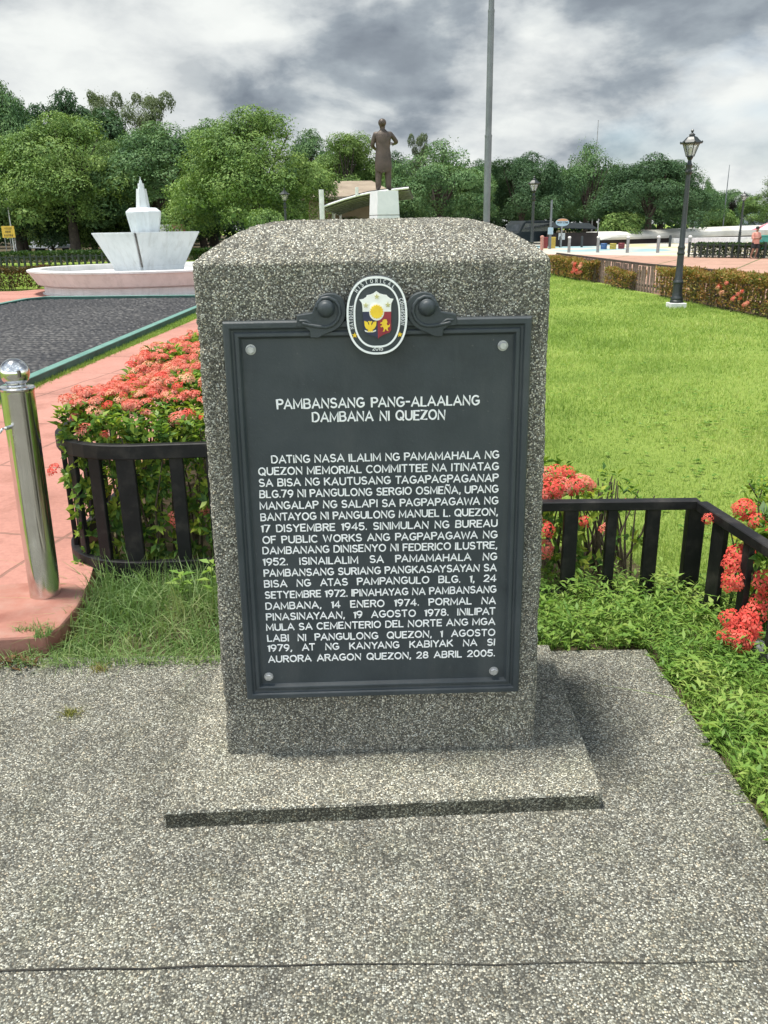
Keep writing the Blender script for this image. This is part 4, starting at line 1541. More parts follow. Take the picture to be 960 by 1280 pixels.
TG = 'trees along the far side of the park'
plant('spread2', -6, 92, 120, 62, 'tall dark broadleaf tree cut by the left edge behind the yellow sign', group=TG)
plant('spread', 72, 132, 165, 60, 'wide bright green broadleaf tree spreading above the thin lamp post left of the fountain', group=TG)
plant('spread2', 186, 148, 150, 62, 'broad mid green tree standing directly behind the white fountain', group=TG)
plant('spread', 312, 124, 172, 52, 'large bright feathery tree with dark trunk between fountain and pavilion', group=TG, rz=1.2)
plant('spread', 128, 168, 110, 66, 'leafy green tree between the left broad tree and the fountain spire', group=TG, rz=2.2)
plant('spread2', 245, 172, 110, 68, 'dark leafy tree right of the fountain vase, lower than its neighbours', group=TG, rz=3.1)
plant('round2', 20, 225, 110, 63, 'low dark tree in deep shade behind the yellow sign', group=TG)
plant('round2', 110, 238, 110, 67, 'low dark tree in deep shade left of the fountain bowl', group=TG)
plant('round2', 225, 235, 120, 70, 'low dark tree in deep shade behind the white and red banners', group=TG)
plant('tall', 72, 92, 62, 84, 'dark narrow tree rising behind the left trees, topmost of the left group', group=TG)
plant('tall', 130, 112, 70, 80, 'dark green tall tree rising behind the trees left of the fountain spire', group=TG)
plant('airy', 122, 96, 60, 92, 'thin pale see-through treetop showing sky above the left trees', group=TG)
plant('airy', 178, 98, 74, 88, 'pale grey-green open treetop above the fountain spire', group=TG)
plant('spread2', 255, 145, 120, 74, 'dark green tree filling the gap behind the feathery tree and the fountain', group=TG)
plant('tall', 22, 108, 66, 82, 'dark tall tree behind the left edge tree', group=TG)
plant('spread', 432, 158, 105, 82, 'bright leafy tree behind the tan pavilion roof left of the statue', group=TG)
plant('spread2', 385, 160, 90, 92, 'dark tree seen over the pavilion roof beside the feathery tree', group=TG)
plant('round', 551, 169, 138, 76, 'smooth dome-shaped tree between the statue and the tall flagpole', group=TG)
plant('round2', 655, 186, 118, 82, 'low domed tree just right of the tall flagpole behind a lamp post', group=TG)
plant('round', 738, 172, 92, 84, 'tall rounded tree with bright crown in the middle of the right row', group=TG, rz=4.0)
plant('round2', 818, 189, 128, 78, 'dark domed tree left of the near lamp lantern behind the pale wall', group=TG)
plant('round', 872, 212, 70, 92, 'smaller domed tree behind the near lamp post', group=TG)
plant('spread2', 914, 236, 74, 116, 'distant low tree beside the thin mast right of the lamp', group=TG)
plant('spread', 985, 212, 90, 100, 'bright green tree cut by the right edge', group=TG)
plant('airy', 526, 156, 34, 98, 'bare thin treetop peeping over the dome-shaped tree', group=TG)
plant('round2', 487, 186, 80, 100, 'dark tree behind the bronze statue', group=TG)
plant('round2', 606, 196, 80, 104, 'dark tree behind the flagpole', group=TG)
plant('bush', 778, 262, 58, 76, 'light green shrub at the foot of the domed trees beside the pale wall', 'shrub')
plant('bush', 60, 262, 70, 70, 'sunlit green shrub under the trees above the silver car', 'shrub')
plant('bush', 330, 255, 60, 46, 'green shrub left of the pavilion column under the feathery tree', 'shrub')
plant('bush', 900, 258, 46, 95, 'pale green shrub between the near lamp and the mast', 'shrub')
plant('bush', 365, 262, 48, 50, 'leafy shrub beside the white pavilion column', 'shrub')
plant('bush', 125, 268, 66, 66, 'dark green shrub behind the thin lamp post left of the fountain', 'shrub')
plant('bush', 440, 268, 60, 70, 'green shrub under the pavilion canopy', 'shrub')
# deeper rows that close the view between the trunks
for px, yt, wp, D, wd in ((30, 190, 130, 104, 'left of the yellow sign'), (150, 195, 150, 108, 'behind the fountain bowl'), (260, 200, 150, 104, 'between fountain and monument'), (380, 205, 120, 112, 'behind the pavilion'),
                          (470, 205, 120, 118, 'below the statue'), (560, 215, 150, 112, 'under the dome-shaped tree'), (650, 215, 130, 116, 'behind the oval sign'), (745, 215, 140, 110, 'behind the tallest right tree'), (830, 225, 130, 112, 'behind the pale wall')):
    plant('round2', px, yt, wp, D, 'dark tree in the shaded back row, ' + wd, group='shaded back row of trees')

# ================================================================== HEDGES
def hedge_mesh(name, poly, h, n, size, seed, z0=0.02, aspect=0.45, lump=0.08):
    """leaf cards through a clipped hedge whose plan is the quad poly (4 points)"""
    p = [np.array(q, float) for q in poly]
    u = rng.uniform(0, 1, n); v = rng.uniform(0, 1, n)
    # more leaves near the skin
    sk = rng.uniform(0, 1, n)
    side = rng.integers(0, 4, n)
    e = np.abs(rng.normal(0, 0.07, n))
    v = np.where((sk < 0.4) & (side == 0), e, np.where((sk < 0.4) & (side == 1), 1 - e, v))
    z = rng.uniform(0, 1, n)
    z = np.where((sk >= 0.4), 1 - np.abs(rng.normal(0, 0.12, n)), z)
    xy = (p[0] * (1 - u)[:, None] + p[1] * u[:, None]) * (1 - v)[:, None] + (p[3] * (1 - u)[:, None] + p[2] * u[:, None]) * v[:, None]
    P = np.stack([xy[:, 0], xy[:, 1], z], 1)
    hh = h * (1 + lump * wave_noise(np.stack([xy[:, 0], xy[:, 1], 0 * z], 1), 3.0, seed, 2))
    P[:, 2] = z0 + np.clip(z, 0, 1.0) * (hh - z0)
    P[:, :2] += rng.normal(0, 0.02, (n, 2))
    D = rand_dirs(n, -0.1)
    N = unit(rng.normal(0, 0.6, (n, 3)) + [0, 0, 1])
    Ln = size * rng.uniform(0.7, 1.4, n)
    V, F = leaf_arrays(P, D, N, Ln, Ln * aspect, 0.15, 0.1)
    return np_mesh(name, V, F)


def floret_head(name, mat, r=0.032, nf=26, seed=1):
    """umbel of small four-petalled florets on a dome"""
    r_ = np.random.default_rng(seed)
    Vs, Fs = [], []
    b0 = 0
    for i in range(nf):
        z = 1 - 0.95 * (i + 0.5) / nf
        a = i * 2.399 + r_.uniform(-.2, .2)
        q = math.sqrt(max(0, 1 - z * z))
        c_ = np.array([q * math.cos(a) * r * 1.2, q * math.sin(a) * r * 1.2, z * r * 0.6]) + r_.normal(0, r * .1, 3)
        n_ = np.array([q * math.cos(a), q * math.sin(a), z + 0.35]); n_ /= np.linalg.norm(n_)
        t1 = np.cross(n_, [0.3, 0.1, 1.0]); t1 /= np.linalg.norm(t1); t2 = np.cross(n_, t1)
        ph = r_.uniform(0, 1.57)
        ps = r * r_.uniform(0.36, 0.62)
        for k_ in range(4):
            d = t1 * math.cos(ph + k_ * 1.571) + t2 * math.sin(ph + k_ * 1.571)
            s_ = np.cross(n_, d)
            Vs += [c_, c_ + d * ps * 0.55 - s_ * ps * 0.3 + n_ * ps * .06, c_ + d * ps - n_ * ps * .12, c_ + d * ps * 0.55 + s_ * ps * 0.3 + n_ * ps * .06]
            Fs.append([b0, b0 + 1, b0 + 2, b0 + 3]); b0 += 4
    me = np_mesh(name, np.array(Vs), np.array(Fs))
    me.materials.append(mat)
    return me


head_coral = floret_head('flower_head', M['petal'], 0.034, 24, 1)
head_coral2 = floret_head('flower_head', M['petal'], 0.03, 20, 2)
head_pale = floret_head('flower_head', M['petal_pale'], 0.033, 18, 5)
head_bud = floret_head('flower_head', M['petal_red'], 0.019, 14, 6)
head_mid = floret_head('flower_head', M['petal_red'], 0.031, 20, 7)
head_red = floret_head('flower_head', M['petal_red'], 0.036, 30, 3)


def scatter_heads(parent, spots, meshes, limit=100):
    """first heads as parts of their own, the remainder as one mass"""
    rest = {}
    for i, (p, s_, tilt) in enumerate(spots):
        me = meshes[i % len(meshes)]
        rot = Matrix.Rotation(random.uniform(0, 6.28), 4, 'Z')
        tl = Vector((0, 0, 1)).rotation_difference(Vector(tilt).normalized()).to_matrix().to_4x4()
        if i < limit:
            o = link('flower_head', me, None, parent)
            o.matrix_parent_inverse = Matrix.Identity(4)
            o.matrix_local = Matrix.Translation(Vector(p)) @ tl @ rot @ Matrix.Scale(s_, 4)
        else:
            A = np.array((Matrix.Translation(Vector(p)) @ tl @ rot @ Matrix.Scale(s_, 4)))
            co = np.zeros(len(me.vertices) * 3, np.float32)
            me.vertices.foreach_get('co', co)
            co = co.reshape(-1, 3)
            r_ = rest.setdefault(me.materials[0].name, [me.materials[0], [], [], 0])
            r_[1].append(co @ A[:3, :3].T + A[:3, 3])
            r_[2].append(np.arange(len(co)).reshape(-1, 4) + r_[3])
            r_[3] += len(co)
    if rest:
        # one mass for all remaining heads, with a material slot for each tint
        V_, F_, mi_, nb = [], [], [], 0
        for k_, (mat_, vs_, fs_, n_) in enumerate(rest.values()):
            V_.append(np.concatenate(vs_)); f_ = np.concatenate(fs_) + nb; F_.append(f_); nb += n_
            mi_.append(np.full(len(f_), k_, np.int32))
        me = np_mesh('flower_heads', np.concatenate(V_), np.concatenate(F_))
        for r_ in rest.values():
            me.materials.append(r_[0])
        me.polygons.foreach_set('material_index', np.concatenate(mi_))
        o = link('flower_heads', me, None, parent)
        o['kind'] = 'stuff'


def whorl_leaves(P, up_, nper, size, seed, aspect=0.42):
    """rosettes of leaves at shoot tips P"""
    r_ = np.random.default_rng(seed)
    n_ = len(P)
    PP = np.repeat(P, nper, 0)
    UU = np.repeat(up_, nper, 0)
    a = r_.uniform(0, 6.28, n_ * nper)
    t1 = unit(np.cross(UU, np.array([0.31, 0.2, 0.93]) + r_.normal(0, .1, UU.shape)))
    t2 = np.cross(UU, t1)
    D = t1 * np.cos(a)[:, None] + t2 * np.sin(a)[:, None] + UU * r_.uniform(0.15, 1.0, n_ * nper)[:, None]
    N = unit(UU + r_.normal(0, 0.25, UU.shape))
    PP = PP - UU * r_.uniform(0, 0.07, n_ * nper)[:, None]
    Ln = size * r_.uniform(0.7, 1.35, n_ * nper)
    return leaf_arrays(PP, D, N, Ln, Ln * aspect, 0.18, 0.18)


def shoots_box(x0, x1, y0, y1, h, n, seed, side_frac=0.45, hfun=None):
    """shoot tips over the top and the flanks of a bed"""
    r_ = np.random.default_rng(seed)
    P, U = [], []
    for i in range(n):
        if r_.random() > side_frac:
            x = r_.uniform(x0, x1); y = r_.uniform(y0, y1)
            hh = hfun(x, y) if hfun else h
            P.append((x, y, hh + r_.normal(0, 0.02))); U.append((r_.normal(0, .25), r_.normal(0, .25), 1))
        else:
            s_ = r_.random()
            z = r_.uniform(0.05, h * 0.98)
            if s_ < 0.55:
                x = r_.uniform(x0, x1); y = y0 + abs(r_.normal(0, .05)); nn = (r_.normal(0, .3), -1, .5)
            elif s_ < 0.8:
                x = x0 + abs(r_.normal(0, .05)); y = r_.uniform(y0, y1); nn = (-1, r_.normal(0, .3), .5)
            else:
                x = x1 - abs(r_.normal(0, .05)); y = r_.uniform(y0, y1); nn = (1, r_.normal(0, .3), .5)
            P.append((x, y, z)); U.append(nn)
    return np.array(P), unit(np.array(U))


def ixora_bed(label, x0, x1, y0, y1, h, nshoot, flowers, seed, hfun=None, loc=None, nper=7, lsize=0.05, side_frac=.45, heads=(head_coral, head_coral2, head_mid, head_coral, head_pale, head_coral2, head_bud), nstem=60, inner=True):
    c_ = loc or ((x0 + x1) / 2, y0, 0)
    root = empty('ixora_bush', c_, 0, label, 'flowering bush')
    P, U = shoots_box(x0, x1, y0, y1, h, nshoot, seed, side_frac, hfun)
    P = P - np.array(c_)
    V, F = whorl_leaves(P, U, nper, lsize, seed + 1)
    if inner:
        n_ = nshoot * 3
        r_ = np.random.default_rng(seed + 4)
        n_ = int(n_ * .55)
        Q = np.stack([r_.uniform(x0 + .03, x1 - .03, n_), r_.uniform(y0 + .05, y1, n_), r_.uniform(.08, h * .93, n_)], 1) - np.array(c_)
        V2, F2 = leaf_arrays(Q, rand_dirs(n_, -.2), unit(r_.normal(0, .6, (n_, 3)) + [0, 0, 1]), lsize * r_.uniform(.7, 1.4, n_), lsize * .45 * r_.uniform(.7, 1.3, n_), .15, .15)
        F = np.concatenate([F, F2 + len(V)]); V = np.concatenate([V, V2])
    link('foliage', np_mesh('foliage', V, F), M['leaf_ixora'], root)
    b_ = MB()
    r2 = random.Random(seed)
    for i in range(nstem):
        x = r2.uniform(x0 + .05, x1 - .05); y = r2.uniform(y0 + .04, min(y1, y0 + .5))
        e = (x + r2.uniform(-.12, .12), y + r2.uniform(-.1, .1), h * r2.uniform(.75, .97))
        mid = ((x + e[0]) / 2 + r2.uniform(-.05, .05), (y + e[1]) / 2, h * .45)
        b_.tube([Vector((x, y, 0)) - Vector(c_), Vector(mid) - Vector(c_), Vector(e) - Vector(c_)], [.007, .005, .003], 5)
    b_.build('stems', M['stem'], root)
    sp_ = [(tuple(np.array(p) - np.array(c_)), s_, t_) for p, s_, t_ in flowers]
    scatter_heads(root, sp_, list(heads))
    return root


# big bed left of the stone
def hL(x, y):
    return 0.79 + 0.03 * min(1.0, max(0, (y - 3.8) / .6)) + 0.03 * math.sin(x * 6 + y * 3) + 0.03 * math.sin(y * 5 - x * 4 + 1)


rr_ = random.Random(5)
fl = []
for i in range(1700):
    x = rr_.uniform(-1.5, -0.12); y = 3.85 + 4.0 * rr_.random() ** 1.35
    if y < 4.05 and rr_.random() < 0.78:
        continue
    if math.sin(x * 5.3 + y * 2.1) + math.sin(y * 4.7 - x * 3.3) < -0.75 and rr_.random() < 0.75:
        continue
    fl.append(((x, y, hL(x, y) + 0.02 + rr_.uniform(-.015, .035)), rr_.uniform(.62, 1.0), (rr_.uniform(-.35, .35), rr_.uniform(-.55, .1), 1)))
rr_.shuffle(fl)
fl.sort(key=lambda q: q[0][1])
extra = [((-0.985, 3.79, 0.30), 1.0, (0, -1, .4)), ((-0.86, 3.82, 0.33), .7, (0, -1, .5)), ((-1.62, 3.98, 0.50), .95, (-.6, -.5, .7)), ((-0.97, 3.8, 0.42), .7, (0, -1, .4)), ((-0.72, 3.78, 0.5), .8, (0, -1, .4)),
         ((-1.38, 3.8, .74), 1.0, (-.3, -.6, 1)), ((-1.28, 3.78, .72), .9, (0, -.6, 1)), ((-1.46, 3.95, .78), .9, (-.5, -.4, 1))]
ixora_bed('large clipped ixora bed covered in coral flowers inside the left black fence', -1.5, -0.1, 3.77, 8.0, 0.78, 4200, extra + fl, 91, hL, nper=9, lsize=0.042, side_frac=.2)
# bushes right of the stone
fl = [((x, y, z), s_, (0, -.7, .8)) for x, y, z, s_ in ((xq, yq, zq * .86, sq) for xq, yq, zq, sq in ((.76, 3.62, .56, 1.3), (.70, 3.60, .53, 1.2), (.82, 3.66, .55, 1.25), (.88, 3.70, .53, 1.2), (.66, 3.66, .59, 1.1), (.74, 3.7, .60, 1.2), (.80, 3.74, .60, 1.1), (.93, 3.76, .53, 1.1), (.62, 3.6, .6, 1.),
      (.72, 3.55, .36, 1.15), (.715, 3.56, .24, 1.2), (1.02, 3.62, .32, .9), (.93, 3.66, .35, .8), (.97, 3.8, .5, .9), (.70, 3.64, .49, 1.2), (.86, 3.78, .58, 1.1), (.66, 3.56, .42, 1.1), (.78, 3.64, .50, 1.0)))]
ixora_bed('ixora bush with coral flowers just right of the stone behind the black rail', .42, .96, 3.58, 4.15, .465, 150, fl, 101, None, nper=7, lsize=.05, heads=(head_mid, head_coral, head_coral2), nstem=26)
ixora_bed('thin half-bare ixora shrub behind the right fence rail', .95, 1.22, 3.62, 4.0, .43, 26, [((1.12, 3.66, .38), .6, (0, -1, .5))], 102, None, nper=6, lsize=.045, heads=(head_red,), nstem=34, inner=False)
fl = []
for px, py, D_, s_ in ((886, 648, 3.3, .7), (930, 636, 3.34, 1.1), (946, 652, 3.28, 1.05), (958, 664, 3.26, 1.0), (924, 696, 3.1, 1.25), (915, 706, 3.08, 1.1), (932, 688, 3.12, 1.0), (918, 724, 3.06, 1.1), (911, 733, 3.05, .8), (955, 726, 3.0, 1.3), (968, 735, 3.0, 1.2),
                       (912, 774, 2.97, 1.15), (920, 790, 2.94, 1.3), (931, 781, 2.96, 1.35), (944, 766, 2.99, 1.3), (951, 752, 3.01, 1.15), (926, 801, 2.9, 1.1), (907, 796, 2.94, .85), (940, 790, 2.94, 1.1)):
    fl.append((tuple(on_d(px, py, D_)), s_ * .92, (-.35, -.75, .6)))
ixora_bed('ixora bush with big red flower heads pushing through the right fence', 1.45, 1.95, 2.97, 3.4, .42, 120, fl, 103, None, nper=7, lsize=.055, heads=(head_mid, head_red, head_mid), nstem=24)
ixora_bed('small green shrub on the lawn at the right edge behind the fence', 2.02, 2.3, 4.2, 4.5, .26, 60, [], 104, None, nper=6, lsize=.04, nstem=14)


def hedge(label, name, poly, h, n, size, mat, seed, group=None, flowers=(), lump=0.08, stems=0):
    c_ = ((poly[0][0] + poly[2][0]) / 2, (poly[0][1] + poly[2][1]) / 2, 0)
    root = empty(name, c_, 0, label, 'hedge', group)
    pl = [(p[0] - c_[0], p[1] - c_[1]) for p in poly]
    link('foliage', hedge_mesh('foliage', pl, h, n, size, seed, lump=lump), mat, root)
    if flowers:
        scatter_heads(root, [(tuple(np.array(p) - np.array(c_)), s_, t_) for p, s_, t_ in flowers], [head_mid, head_coral, head_pale])
    if stems:
        b_ = MB()
        for i in range(stems):
            u = random.random(); v = random.uniform(.05, .5)
            x = pl[0][0] + (pl[1][0] - pl[0][0]) * u + (pl[3][0] - pl[0][0]) * v
            y = pl[0][1] + (pl[1][1] - pl[0][1]) * u + (pl[3][1] - pl[0][1]) * v
            b_.tube([(x, y, GZ), (x + random.uniform(-.1, .1), y + random.uniform(-.1, .1), h * .85)], [.012, .006], 5)
        b_.build('stems', M['stem'], root)
    return root


# croton hedge between lawn and plaza: segments with a gap where the pickets show
HB0 = [(5.78, 30.5), (5.92, 28.0), (6.12, 25.6), (6.22, 24.2), (6.33, 22.2), (6.52, 19.5), (6.62, 17.0), (6.72, 15.2), (6.78, 13.0)]


def hseg(i, j, w=0.5):
    a, c_ = HB0[i], HB0[j]
    return [a, c_, (c_[0] + w, c_[1]), (a[0] + w, a[1])]


hg = 'croton hedge segments between lawn and plaza'
hedge('far left piece of the yellow-brown croton hedge next to the stone', 'hedge', hseg(0, 1), .55, 6000, .075, M['leaf_croton'], 201, hg, stems=30)
hedge('piece of croton hedge with a red flower cluster left of the bare pickets', 'hedge', hseg(1, 2), .55, 6500, .07, M['leaf_croton'], 202, hg, flowers=[((5.98 + random.uniform(-.06, .1), 26.6 + random.uniform(-.5, .5), .36 + random.uniform(-.16, .18)), 1.5, (-.5, -.7, .6)) for _ in range(14)], stems=30)
hedge('low thin green hedge bush between the two stretches of bare pickets', 'hedge', hseg(3, 4), .40, 3800, .065, M['leaf_croton'], 203, hg, lump=.16, stems=30)
p5 = [(6.5, 20.6), (6.62, 17.6), (7.12, 17.6), (7.0, 20.6)]
hedge('dense brown-green croton hedge behind the near lamp post', 'hedge', p5, .60, 8000, .06, M['leaf_croton'], 204, hg, lump=.1, stems=40)
p6 = [(6.63, 17.5), (6.75, 14.9), (7.25, 14.9), (7.13, 17.5)]
hedge('tall croton hedge with small red flowers right of the lamp base', 'hedge', p6, .66, 9000, .055, M['leaf_croton'], 205, hg,
      flowers=[((6.66 + random.uniform(-.05, .05), 16.5 + random.uniform(-.9, .7), .28 + random.uniform(-.16, .22)), .95, (-.7, -.6, .5)) for _ in range(16)], lump=.1, stems=40)
p7 = [(6.76, 14.8), (6.9, 11.5), (7.4, 11.5), (7.26, 14.8)]
hedge('croton hedge running out of the right edge with one red flower', 'hedge', p7, .68, 9000, .05, M['leaf_croton'], 206, hg,
      flowers=[((6.8 + random.uniform(-.05, .05), 14.3 + random.uniform(-.2, .2), .40 + random.uniform(-.16, .16)), .95, (-.7, -.6, .5)) for _ in range(9)], lump=.1, stems=40)
# picket fence behind it
PF = empty('picket_fence', (6.6, 24, 0), 0, 'weathered brown picket fence with dark rail along the plaza edge', 'fence')
pl_ = [(HB0[i][0] + (0.56 if i != 3 and i != 4 else .3) - 6.6, HB0[i][1] - 24) for i in range(9)]
pl_ = [(6.35 - 6.6, 31.5 - 24), (6.52 - 6.6, 26 - 24), (6.62 - 6.6, 22 - 24), (7.08 - 6.6, 18.5 - 24), (7.25 - 6.6, 15 - 24), (7.45 - 6.6, 11 - 24)]
rail_strip('rail', pl_, .60, .66, .06, M['dark_rail'], PF)
rail_strip('rail', pl_, .10, .15, .05, M['dark_rail'], PF)
acc = []
for i in range(len(pl_) - 1):
    a, c_ = Vector(pl_[i]), Vector(pl_[i + 1])
    nn = int((c_ - a).length / .17)
    for k_ in range(nn):
        acc.append((a.lerp(c_, (k_ + .5) / nn), (c_ - a).normalized()))
pk = None
for i, (p, d) in enumerate(acc[:100]):
    if pk is None:
        b = MB(); b.box(-.045, .045, -.012, .012, -.03, .60)
        pk = b.build('picket', M['picket'], PF)
        o = pk
    else:
        o = pk.copy(); COL.objects.link(o)
    o.location = (p.x - d.y * -.045, p.y + d.x * -.045, random.uniform(-.01, .01))
    o.rotation_euler = (random.uniform(-.03, .03), random.uniform(-.03, .03), math.atan2(d.y, d.x))

# left side hedges
hedge('reddish-topped hedge at the left edge in front of the white fountain', 'hedge', [(-16, 25.6), (-9.75, 25.9), (-9.6, 27.0), (-16, 26.8)], .60, 13000, .08, M['leaf_hedge_red'], 301, stems=60)
hedge('long low green hedge behind the iron railing left of the fountain', 'hedge', [(-26, 46.5), (-12.9, 47.4), (-12.8, 48.6), (-26, 47.8)], .62, 11000, .13, M['leaf_hedge'], 302, lump=.05)
hedge('low green hedge seen to the right of the fountain bowl', 'hedge', [(-10.5, 47.5), (-7.5, 48), (-7.5, 49.2), (-10.5, 48.6)], .62, 4000, .13, M['leaf_hedge'], 303)
hedge('dark green clipped hedge beside the jogger at the far side of the plaza', 'hedge', [(15.2, 42.9), (19.5, 38.2), (20.2, 38.9), (15.8, 43.6)], .62, 11000, .11, M['leaf_hedge'], 304, lump=.03, stems=90)


def iron_railing(label, pts, h, step, mat, bar_r=.014, name='iron_railing'):
    c_ = Vector((pts[0][0], pts[0][1], 0))
    root = empty(name, c_, 0, label, 'railing')
    q = [(p[0] - c_.x, p[1] - c_.y) for p in pts]
    rail_strip('top_rail', q, h - .09, h - .05, .04, mat, root, 0)
    rail_strip('bottom_rail', q, .12, .16, .04, mat, root, 0)
    spots = []
    for i in range(len(q) - 1):
        a, e = Vector(q[i]), Vector(q[i + 1])
        nn = int((e - a).length / step)
        spots += [a.lerp(e, k_ / nn) for k_ in range(nn)]
    proto = None
    for i, p in enumerate(spots[:100]):
        if proto is None:
            b_ = MB(); b_.box(-.022, .022, -.022, .022, GZ, h)
            proto = b_.build('baluster', mat, root); o = proto
        else:
            o = proto.copy(); COL.objects.link(o)
        o.location = (p.x, p.y, 0.06 if i % 6 == 0 else 0)
        if i % 6 == 0:
            o.scale = (1.9, 1.9, 1)
    return root


# the far wood behind the last trees, which reads as one mass
c_ = hedge_mesh('far_wood', [(-130, 122), (42, 122), (48, 140), (-130, 140)], 7.5, 42000, .95, 401, GZ, .6, .22)
tag(link('far_wood', c_, M['tree_c']), 'far wood closing the view between the tree trunks', 'wood', kind='stuff')

iron_railing('dark iron railing on the lawn behind the left side of the fountain', [(-24, 39.8), (-17, 40.6), (-10, 42.2)], .62, .26, M['iron_far'])
iron_railing('low dark railing in front of the dark hedge beside the jogger', [(15.0, 42.6), (19.4, 37.9)], .66, .3, M['iron_far'])

# ================================================================== GRASS
def blades(name, P, h, w, seed, mat, lean=0.35, segs=2, kind='stuff', curl=0.4):
    """upright blades at P (n,3) with heights h, widths w"""
    r_ = np.random.default_rng(seed)
    n_ = len(P)
    a = r_.uniform(0, 6.28, n_)
    S = np.stack([np.cos(a), np.sin(a), 0 * a], 1)
    b_ = r_.uniform(0, 6.28, n_)
    Ld = np.stack([np.cos(b_), np.sin(b_), 0 * b_], 1) * np.abs(r_.normal(0, lean, n_))[:, None]
    rows = []
    for k_ in range(segs + 1):
        t_ = k_ / segs
        c_ = P + np.array([0, 0, 1.0]) * (h * (t_ - curl * 0.5 * t_ * t_ * np.minimum(1.5, np.linalg.norm(Ld, axis=1) * 2)))[:, None] + Ld * (h * t_ * t_ * 1.2)[:, None]
        ww = w * (1 - 0.88 * t_ ** 1.5) / 2
        rows.append((c_ - S * ww[:, None], c_ + S * ww[:, None]))
    V = np.stack([x for r0 in rows for x in r0], 1)      # n, 2(segs+1), 3
    m_ = 2 * (segs + 1)
    base = np.arange(n_)[:, None] * m_
    F = np.concatenate([base + np.array([[2 * k_, 2 * k_ + 1, 2 * k_ + 3, 2 * k_ + 2]]) for k_ in range(segs)])
    o = link(name, np_mesh(name, V.reshape(-1, 3), F), mat)
    o['kind'] = kind
    return o


def in_poly(x, y, poly):
    ins = np.zeros(len(x), bool)
    n_ = len(poly)
    for i in range(n_):
        x0, y0 = poly[i]; x1, y1 = poly[(i + 1) % n_]
        c_ = ((y0 > y) != (y1 > y)) & (x < (x1 - x0) * (y - y0) / (y1 - y0 + 1e-12) + x0)
        ins ^= c_
    return ins


lawnP, lawnH, lawnW = [], [], []
lawn_poly = [(0.0, 3.75), (0.3, 3.5), (1.34, 3.5), (1.5, 2.6), (3.2, 2.6), (8.0, 11), (6.9, 12.5), (6.75, 15), (6.5, 20), (6.2, 25), (5.9, 31), (-1.45, 31), (-1.45, 8.1), (-.05, 8.0)]
for y0, y1, dens, hh, ww in ((2.6, 4.5, 9000, .035, .0032), (4.5, 7, 5200, .037, .0042), (7, 11, 2300, .042, .0065), (11, 18, 950, .048, .011), (18, 31, 420, .055, .017)):
    x0, x1 = -1.5, min(8.2, 0.56 * y1 + 1.0)
    n_ = int(dens * (x1 - x0) * (y1 - y0))
    x = rng.uniform(x0, x1, n_); y = rng.uniform(y0, y1, n_)
    k_ = in_poly(x, y, lawn_poly) & (x < y * 0.54 + 1.0)
    x, y = x[k_], y[k_]
    p = np.stack([x, y, np.full(len(x), GZ)], 1)
    nz = wave_noise(p, 1.2, 77, 3)
    keep = rng.random(len(p)) < 0.8 + 0.35 * nz
    p, nz = p[keep], nz[keep]
    lawnP.append(p); lawnH.append(hh * rng.uniform(.5, 1.3, len(p)) * (1 + .35 * nz)); lawnW.append(ww * rng.uniform(.7, 1.3, len(p)))
tag(blades('lawn_grass', np.concatenate(lawnP), np.concatenate(lawnH), np.concatenate(lawnW), 5, M['grass'], .7), 'short bright green mown lawn right of the stone', 'grass')

# broad-leaved weeds scattered through the nearer turf
n_ = 900
x = rng.uniform(.3, 4.2, n_); y = 3.6 + 7 * rng.random(n_) ** 1.5
k_ = in_poly(x, y, lawn_poly) & (wave_noise(np.stack([x, y, 0 * x], 1), 1.6, 55, 2) > .1)
x, y = x[k_], y[k_]
nl = 7
a = (np.arange(nl) * 2.4)[None, :] + rng.uniform(0, 6.28, (len(x), 1))
P = np.repeat(np.stack([x, y, np.full(len(x), GZ + .022)], 1), nl, 0)
D_ = np.stack([np.cos(a).ravel(), np.sin(a).ravel(), rng.uniform(.1, .7, a.size)], 1)
V, F = leaf_arrays(P, D_, unit(rng.normal(0, .25, (a.size, 3)) + [0, 0, 1]), rng.uniform(.014, .04, a.size), rng.uniform(.008, .02, a.size), .1, .2)
tag(link('lawn_weeds', np_mesh('lawn_weeds', V, F), M['weed']), 'small broad-leaved weeds dotted through the right lawn', 'weeds', kind='stuff')
# brown leaf litter against the red kerb
n_ = 150
x = rng.uniform(-1.75, -1.36, n_); y = 2.97 - np.abs(rng.normal(0, .05, n_)) - .25 * np.clip(-1.45 - x, 0, .3) * rng.random(n_)
V, F = leaf_arrays(np.stack([x, y, rng.uniform(.003, .02, n_)], 1), rand_dirs(n_, -.1), unit(rng.normal(0, .3, (n_, 3)) + [0, 0, 1]), rng.uniform(.015, .045, n_), rng.uniform(.008, .02, n_), .2, .2)
tag(link('leaf_litter', np_mesh('leaf_litter', V, F), leafy('dry_leaf', [(.07, .035, .02), (.14, .075, .035), (.22, .14, .07)], 9, .1)), 'dry brown leaf litter beside the red kerb at the left edge', 'leaf litter', kind='stuff')

